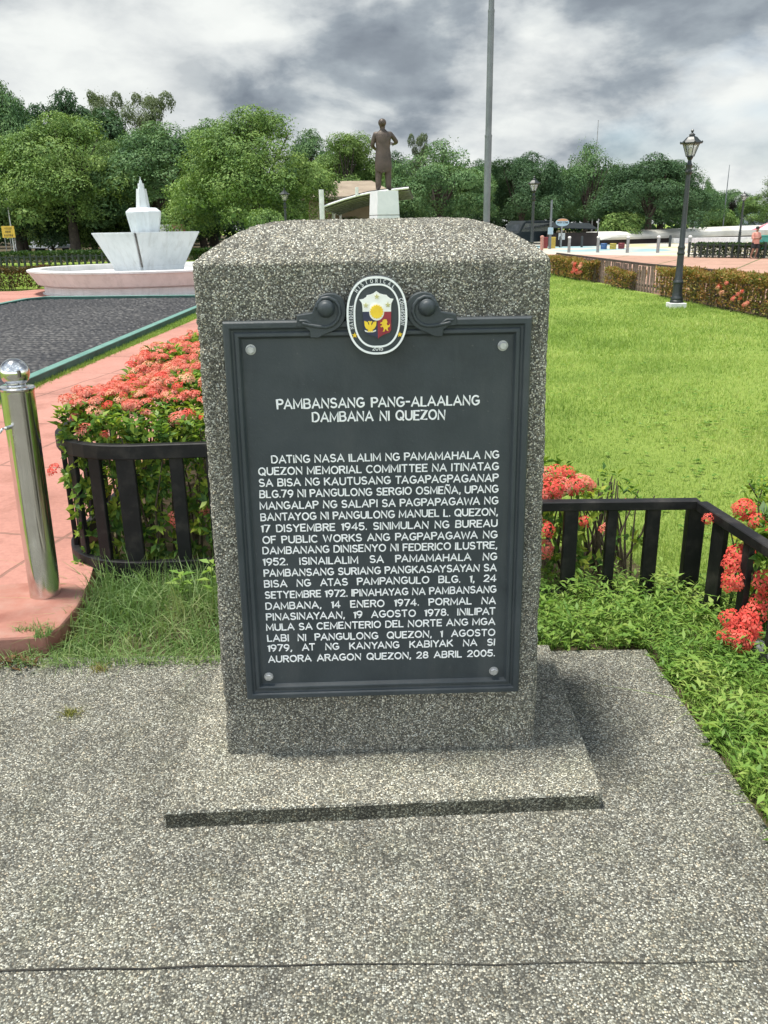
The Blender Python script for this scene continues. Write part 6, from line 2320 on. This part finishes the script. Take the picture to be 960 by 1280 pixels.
D = 62.0
HA = empty('hall', (on_d(430, 250, D).x, D, 0), 0, 'low beige hall with broad tan roof behind the curved shelter', 'building')
o_ = Vector((HA.location.x, D, 0))
r_px = [(372, 250), (470, 243), (488, 229), (410, 226)]
xl = on_d(375, 248, D) - o_; xr = on_d(500, 240, D) - o_
ez, rz_ = xl.z - .1, on_d(430, 226.5, D + 6).z
b = MB()
b.loft([[(xl.x, -.3, ez), (xr.x, -.3, ez), (xr.x, 12.3, ez), (xl.x, 12.3, ez)], [(xl.x, -.3, ez + .18), (xr.x, -.3, ez + .18), (xr.x, 12.3, ez + .18), (xl.x, 12.3, ez + .18)], [(xl.x + 2, 5.8, rz_), (xr.x - 2, 5.8, rz_), (xr.x - 2, 6.2, rz_), (xl.x + 2, 6.2, rz_)]])
b.build('roof', M['tan_roof'], HA)
b = MB(); b.box(xl.x + .5, xl.x + 1.6, .6, 11, 0, ez - .01)
b.box(xl.x + 1.6, xr.x - .5, 8, 11, 0, ez - .01)
b.build('wall', M['beige_wall'], HA)

# ================================================================== RIGHT BACKGROUND: bollards, pale wall, signs, drums
def post_proto():
    root = empty('bollard', (0, 0, -50))
    b_ = MB(); b_.lathe([(.09, 0), (.09, .82)], 14); b_.build('post', M['steel_post'], root, smooth=40)
    b_ = MB(); b_.sphere((0, 0, .86), .105, 14, 8, (1, 1, .8)); b_.build('cap', M['post_cap'], root, smooth=180)
    return root


pr = post_proto()
first = True
for px, yb, lab in ((711, 315.5, 'first grey bollard with pale cap from the stone along the plaza edge'), (747, 315.5, 'grey bollard with pale cap at the plaza edge left of the blue drum'), (784, 316, 'grey bollard with pale cap at the plaza edge right of the red drum'),
                    (822, 316, 'grey bollard with pale cap at the plaza edge left of the near lamp post'), (861, 316, 'grey bollard with pale cap at the plaza edge beside the clipped hedge')):
    o = pr if first else copy_tree(pr)
    first = False
    p = on_z(px, yb, 0); o.location = (p.x, p.y, 0)
    o.scale = (1, 1, 1.0)
    tag(o, lab, 'bollard', 'bollards along the plaza edge')
for px, yb, lab in ((700, 309, 'dark far bollard left of the oval sign'), (727, 309, 'dark far bollard right of the oval sign'), (837, 308.5, 'dark thin far bollard left of the near lamp')):
    b = MB(); b.lathe([(.09, 0), (.09, .74), (.05, .8)], 12)
    p = on_z(px, yb, 0)
    tag(b.build('bollard', M['iron'], None, smooth=40, loc=(p.x, p.y, 0)), lab, 'bollard', 'dark bollards on the painted pavement')
b = MB(); b.lathe([(.11, 0), (.11, .78), (.13, .8), (.13, .9), (.05, .95)], 12)
p = on_z(677, 313, 0)
tag(b.build('bollard', M['terracotta'], None, smooth=40, loc=(p.x, p.y, 0)), 'pinkish painted bollard next to the right shoulder of the stone', 'bollard')
for px, yb, mt_, lab in ((754.5, 311.5, 'blue_box', 'dark blue plastic drum on the painted pavement'), (766, 311.5, 'yellow_box', 'yellow plastic drum on the painted pavement'), (776.5, 311, 'red_box', 'red plastic drum on the painted pavement')):
    p = on_z(px, yb, 0)
    b = MB(); b.lathe([(.26, 0), (.27, .03), (.26, .06), (.27, .22), (.285, .24), (.27, .26), (.27, .42), (.285, .44), (.26, .47), (.24, .475)], 16)
    dr = tag(b.build('drum', M[mt_], None, smooth=35, loc=(p.x, p.y, 0)), lab, 'drum', 'coloured drums')
    dr.scale = (.8, .8, .8)

# long low pale wall with rounded coping over a base coloured as shade
WA = empty('low_wall', (19, 72, 0), 0, 'long low pale concrete wall with rounded top behind the plaza', 'wall')
lft = on_d(748, 295, 72); rgt = on_d(905, 290, 82)
ax_ = Vector((rgt.x - lft.x, rgt.y - lft.y, 0)); ln_ = ax_.length + 9; ax_.normalize(); sd_ = Vector((-ax_.y, ax_.x, 0))
rings = []
for t_ in np.linspace(0, 1, 22):
    s0 = ln_ * t_
    k_ = min(1, .15 + (s0 / .9) ** .5) if s0 < .9 else 1.0
    c_ = Vector((lft.x, lft.y, 0)) + ax_ * s0 - Vector((19, 72, 0))
    hh = (.98 + .30 * t_)
    z0 = .36
    prof = [(-.1, z0), (-.3, z0 + .02), (-.38, z0 + .2 * k_), (-.3, z0 + (hh - z0) * .6 * k_), (0.1, z0 + (hh - z0) * .9 * k_), (.8, z0 + (hh - z0) * k_), (2.4, z0 + (hh - z0) * k_), (2.6, z0)]
    rings.append([tuple(c_ + sd_ * u_ + Vector((0, 0, z_))) for u_, z_ in prof])
b = MB(); b.loft(rings); b.build('coping', M['rim_wall'], WA, smooth=40)
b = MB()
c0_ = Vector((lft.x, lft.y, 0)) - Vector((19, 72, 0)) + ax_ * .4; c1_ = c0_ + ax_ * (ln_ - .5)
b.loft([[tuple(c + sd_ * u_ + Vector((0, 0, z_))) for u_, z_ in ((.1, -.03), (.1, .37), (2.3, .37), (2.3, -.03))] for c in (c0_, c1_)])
b.build('shade_base', M['shade_and_stall'], WA)  # block coloured dark for the shadow strip below the coping
q0 = on_z(866, 304, 0); q1 = on_z(970, 301, 0)
b = MB()
b.bar((q0.x - 1.5, q0.y + .6, .2), (q1.x + 6, q1.y - 3, .2), .5, .44)
tag(b.build('kerb_wall', M['whitewash'], bevel=.02), 'white low kerb wall in front of the pale wall at right', 'wall')

# oval sign on a post and the dark stall behind it
D = 66.0
c_ = on_d(703, 278, D)
OS = empty('oval_sign', (c_.x, D, 0), 0, 'oval sign with orange top and blue bottom on a post before dark trees', 'sign')
k_ = (on_d(713, 278, D) - c_).length / 10
b = MB(); n_ = 32
ov = [(8.3 * k_ * math.cos(2 * math.pi * i / n_), 4.6 * k_ * math.sin(2 * math.pi * i / n_)) for i in range(n_)]
b.loft([[(x, -.05, c_.z + z_) for x, z_ in ov], [(x, .05, c_.z + z_) for x, z_ in ov]])
b.build('board', M['sign_blue'], OS)
b = MB()
ou = [(x * .97, z_ * .97) for x, z_ in ov if z_ > 1.4 * k_]
b.loft([[(x, -.056, c_.z + z_) for x, z_ in ou], [(x, -.051, c_.z + z_) for x, z_ in ou]])
b.build('orange_band', M['sign_orange'], OS)
b = MB()
mk_r = random.Random(3)
for gx0 in (-6.3, -4.9, -3.4, -1.2, 1.4, 3.0, 4.5, 5.8):   # unreadable dark strokes of its lettering
    for s_ in range(2):
        x0 = (gx0 + mk_r.uniform(-.3, .5)) * k_
        b.box(x0, x0 + .55 * k_, -.066, -.058, c_.z + mk_r.uniform(-1.6, -.6) * k_, c_.z + mk_r.uniform(.2, 1.2) * k_)
b.build('lettering', M['ink'], OS)
b = MB(); b.lathe([(.06, 0), (.06, c_.z - 4.0 * k_)], 10, c=(0, .12, 0)); b.build('post', M['steel_post'], OS)
D = 69.0
c_ = on_d(717, 300, D)
SL = empty('stall', (c_.x, D, 0), 0, 'low dark stall with dark awning under the trees right of the oval sign', 'stall')
b = MB(); b.box(-1.9, 1.9, 0, 2.2, 0, 1.0); b.build('counter', M['shade_and_stall'], SL)
for x in (-1.85, 1.85):
    b = MB(); b.box(x - .04, x + .04, 0, .08, 1.0, 2.0); b.build('post', M['steel_post'], SL)
b = MB(); b.loft([[(-1.7, -.5, 1.36), (1.7, -.5, 1.22), (1.7, -.5, 1.28), (-1.7, -.5, 1.42)], [(-1.7, 2.3, 1.75), (1.7, 2.3, 1.65), (1.7, 2.3, 1.71), (-1.7, 2.3, 1.81)]]); b.build('awning', M['car_dark'], SL)
b = MB(); b.box(-1.2, -.7, -.03, -.004, .5, 1.0); b.build('notice', M['sign_white'], SL)
for px, mt_, w_, lab in ((682, 'red_box', .14, 'red box beside the utility pole under the trees'), (690.5, 'yellow_box', .2, 'yellow box beside the utility pole under the trees')):
    p = on_d(px, 300, 64)
    b = MB(); b.box(-w_, w_, -.2, .2, 0, .78); b.box(-w_ * 1.06, w_ * 1.06, -.21, .21, .7, .76)
    tag(b.build('bin', M[mt_], None, bevel=.02, loc=(p.x, 64, 0)), lab, 'bin')
D = 62.0
p = on_d(687.5, 300, D); tz = on_d(688, 250, D).z
UP = empty('utility_pole', (p.x, D, 0), 0, 'slim pale utility pole with white meter box left of the oval sign', 'utility pole')
b = MB(); b.lathe([(.10, 0), (.07, tz)], 10); b.build('pole', M['pole'], UP, smooth=40)
b = MB(); b.box(-.2, .16, -.2, -.08, on_d(688, 293, D).z, on_d(688, 284.5, D).z); b.build('meter_box', M['sign_blue'], UP, bevel=.02)
for px, yt, yb, D, r_, mt_, lab in ((8, 246, 312, 58, .05, 'whitewash', 'thin white pole beside the yellow sign at the left edge'), (912, 206, 290, 90, .06, 'pole', 'thin pale mast against the sky right of the near lamp'), (748, 150, 240, 95, .07, 'steel_post', 'thin antenna mast poking above the tallest right tree')):
    p = on_d(px, yt, D)
    b = MB(); b.lathe([(r_, -.03), (r_ * .9, p.z * .6), (r_ * .45, p.z)], 8)
    tag(b.build('mast', M[mt_], None, smooth=40, loc=(p.x, D, 0)), lab, 'mast')

# yellow sign at the far left
D = 57.0
c_ = on_d(10.5, 290, D); k_ = .01 * (on_d(110.5, 290, D) - c_).length
YS = empty('yellow_sign', (c_.x, D, 0), 0, 'square yellow notice board on three thin legs at the left edge', 'sign')
b = MB(); b.box(-8 * k_, 8 * k_, -.02, .02, c_.z - 6.8 * k_, c_.z + 7 * k_); b.build('board', M['sign_yellow'], YS, bevel=.01)
b = MB()
mk_r = random.Random(8)
for row, (zc, hh, x0, x1, n_) in enumerate(((4.6, .7, -4.5, 5.5, 9), (2.6, .5, -3, 4.5, 7), (.2, 1.2, -3.6, 3.4, 6), (-4.0, 1.5, -5.5, 5.6, 6))):   # unreadable rows of dark lettering
    for i in range(n_):
        xa = x0 + (x1 - x0) * i / n_
        wv = (x1 - x0) / n_ * .62
        b.box(xa * k_, (xa + wv * .4) * k_, -.032, -.024, c_.z + (zc - hh) * k_, c_.z + (zc + hh * mk_r.uniform(.4, 1)) * k_)
        b.box((xa + wv * .4) * k_, (xa + wv) * k_, -.032, -.024, c_.z + (zc + hh * mk_r.uniform(-.8, .2)) * k_, c_.z + (zc + hh * .7) * k_)
b.build('lettering', M['ink'], YS)
for x in (-6, 0.5, 6.5):
    b = MB(); b.lathe([(.03, -.03), (.03, c_.z - 6.8 * k_)], 8, c=(x * k_, .05, 0)); b.build('leg', M['steel_post'], YS)
# banners by the fountain bowl
D = 54.0
for px, mt_, lab in ((207.5, 'sign_white', 'white banner board just right of the fountain vase'), (223.7, 'sign_pink', 'pinkish red banner board behind the fountain bowl')):
    c_ = on_d(px, 287, D); k_ = .01 * (on_d(px + 100, 287, D) - c_).length
    BN = empty('banner', (c_.x, D, 0), 0, lab, 'banner', 'banners behind the fountain')
    b = MB(); b.box(-7.8 * k_, 7.6 * k_, -.02, .02, c_.z - 6 * k_, c_.z + 6 * k_); b.build('board', M[mt_], BN)
    b = MB()
    mk_r = random.Random(int(px))
    ink = M['ink'] if mt_ == 'sign_white' else M['sign_white']
    for zc, hh, x0, x1, n_ in ((3.4, .8, -5, 5, 8), (-.2, 1.5 if mt_ != 'sign_white' else .6, -5, 5, 6), (-3.0, 1.0, -2.5, 3.5, 5)):
        for i in range(n_):
            xa = x0 + (x1 - x0) * i / n_
            b.box(xa * k_, (xa + (x1 - x0) / n_ * .55) * k_, -.032, -.024, c_.z + (zc - hh) * k_, c_.z + (zc + hh * mk_r.uniform(.2, 1)) * k_)
    b.build('lettering', ink, BN)
    for x in (-7, 7):
        b = MB(); b.lathe([(.03, -.03), (.03, c_.z + 5.5 * k_)], 8, c=(x * k_, .06, 0)); b.build('leg', M['steel_post'], BN)


# ================================================================== CARS UNDER THE TREES
def make_car(name, loc, rz, mat, label, van=False):
    root = empty(name, loc, rz, label, 'car' if not van else 'van')
    if not van:
        pr_ = [(-2.2, .35), (-2.25, .6), (-2.15, .85), (-1.5, .92), (-.85, 1.38), (.55, 1.42), (1.25, .98), (2.05, .82), (2.2, .6), (2.2, .35)]
        gl = [(-1.32, .96), (-.82, 1.33), (.5, 1.36), (1.08, .98)]
    else:
        pr_ = [(-2.3, .35), (-2.35, .7), (-2.3, 1.8), (-2.15, 1.95), (.9, 1.95), (1.3, 1.75), (1.75, 1.1), (2.25, .95), (2.35, .6), (2.3, .35)]
        gl = [(-2.1, 1.15), (-2.05, 1.75), (1.0, 1.75), (1.5, 1.15)]
    b_ = MB()
    n_ = len(pr_)
    b_.loft([[(x, -.83, z_) for x, z_ in pr_], [(x, .83, z_) for x, z_ in pr_]])
    b_.build('body', mat, root, bevel=.07, seg=3, smooth=40)
    for s_ in (-1, 1):
        b_ = MB(); b_.loft([[(x, s_ * .834, z_) for x, z_ in gl], [(x, s_ * .842, z_) for x, z_ in gl]]); b_.build('side_window', M['car_glass'], root)
        for x in (-1.35, 1.35):
            w = MB(); w.lathe([(.32, -.1), (.33, -.08), (.33, .08), (.32, .1)], 20, M=Matrix.Translation((x, s_ * .78, .33)) @ Matrix.Rotation(R(90), 4, 'X'))
            wo = w.build('wheel', M['tyre'], root, smooth=40)
            w = MB(); w.lathe([(.19, -.105), (.19, .105)], 16, M=Matrix.Translation((x, s_ * .785, .33)) @ Matrix.Rotation(R(90), 4, 'X')); w.build('rim', M['bolt'], wo)
    ws = [pr_[6], pr_[5]] if not van else [pr_[6], pr_[5]]
    (xa, za), (xb, zb_) = ws
    dn = Vector((zb_ - za, 0, -(xb - xa))).normalized()
    if dn.x < 0: dn = -dn
    b_ = MB()
    A = Vector((xa, 0, za)).lerp(Vector((xb, 0, zb_)), .1); B = Vector((xa, 0, za)).lerp(Vector((xb, 0, zb_)), .9)
    b_.loft([[tuple(A + Vector((0, -.7, 0)) + dn * d), tuple(A + Vector((0, .7, 0)) + dn * d), tuple(B + Vector((0, .62, 0)) + dn * d), tuple(B + Vector((0, -.62, 0)) + dn * d)] for d in (.004, .012)])
    b_.build('windscreen', M['car_glass'], root)
    for s_ in (-1, 1):
        b_ = MB(); b_.box(2.16, 2.225, s_ * .62 - .14, s_ * .62 + .14, .62, .74); b_.build('headlight', M['sign_white'], root)
    return root


p = on_d(58, 308, 75); make_car('parked_car', (p.x, 75, 0), R(-25), M['car_silver'], 'silver sedan parked in the shade under the left trees')
p = on_d(24, 304, 76); make_car('parked_van', (p.x, 77.5, 0), R(-70), M['car_white'], 'white van in the shade behind the yellow sign', True)
p = on_d(662, 298, 68); make_car('parked_van', (p.x, 70, 0), R(-140), M['car_dark'], 'dark van parked under the trees right of the flagpole', True)

# ================================================================== FAR RIGHT
D = 260.0
c_ = on_d(940, 275, D)
FB = empty('long_building', (c_.x, D, 0), 0, 'distant long blue-grey building low on the right horizon', 'building')
b = MB(); b.box(-14, 30, 0, 12, 0, 3.3); b.build('wall', M['far_wall'], FB)
b = MB(); b.loft([[(-15, -1, 3.3), (31, -1, 3.3), (31, 13, 3.3), (-15, 13, 3.3)], [(-14, 5, 5.0), (30, 5, 5.0), (30, 7, 5.0), (-14, 7, 5.0)]]); b.build('roof', M['far_roof'], FB)
for i in range(14):
    b = MB(); b.box(-13 + i * 3, -11.4 + i * 3, -.06, -.01, 1.1, 2.4); b.build('window', M['car_glass'], FB)
D = 56.0
c_ = on_d(964, 282, D)
UM = empty('market_umbrella', (c_.x, D, 0), 0, 'pink and white market umbrella cut by the right edge', 'umbrella')
k_ = .01 * (on_d(1064, 282, D) - c_).length
b = MB(); zt2 = on_d(964, 277, D).z; ze = on_d(964, 287, D).z
n_ = 12
vs = [(0, 0, zt2)]
b.loft([[(1.25 * math.cos(2 * math.pi * i / n_), 1.25 * math.sin(2 * math.pi * i / n_), ze) for i in range(n_)], [(.04 * math.cos(2 * math.pi * i / n_), .04 * math.sin(2 * math.pi * i / n_), zt2) for i in range(n_)]], cap0=False)
for i in range(len(b.f)):
    b.mi[i] = i % 2
b.build('canopy', [M['sign_pink'], M['sign_white']], UM)
b = MB(); b.lathe([(.025, 0), (.025, zt2)], 8); b.build('pole', M['steel_post'], UM)
c_ = on_d(958, 296, 54)
b = MB(); b.box(-.55, .55, -.3, .3, 0, .75); b.box(-.6, .6, -.35, .35, .75, .82)
tag(b.build('cart', M['teal_box'], None, bevel=.02, loc=(c_.x, 54, 0)), 'teal cart under the pink umbrella at the right edge', 'cart')
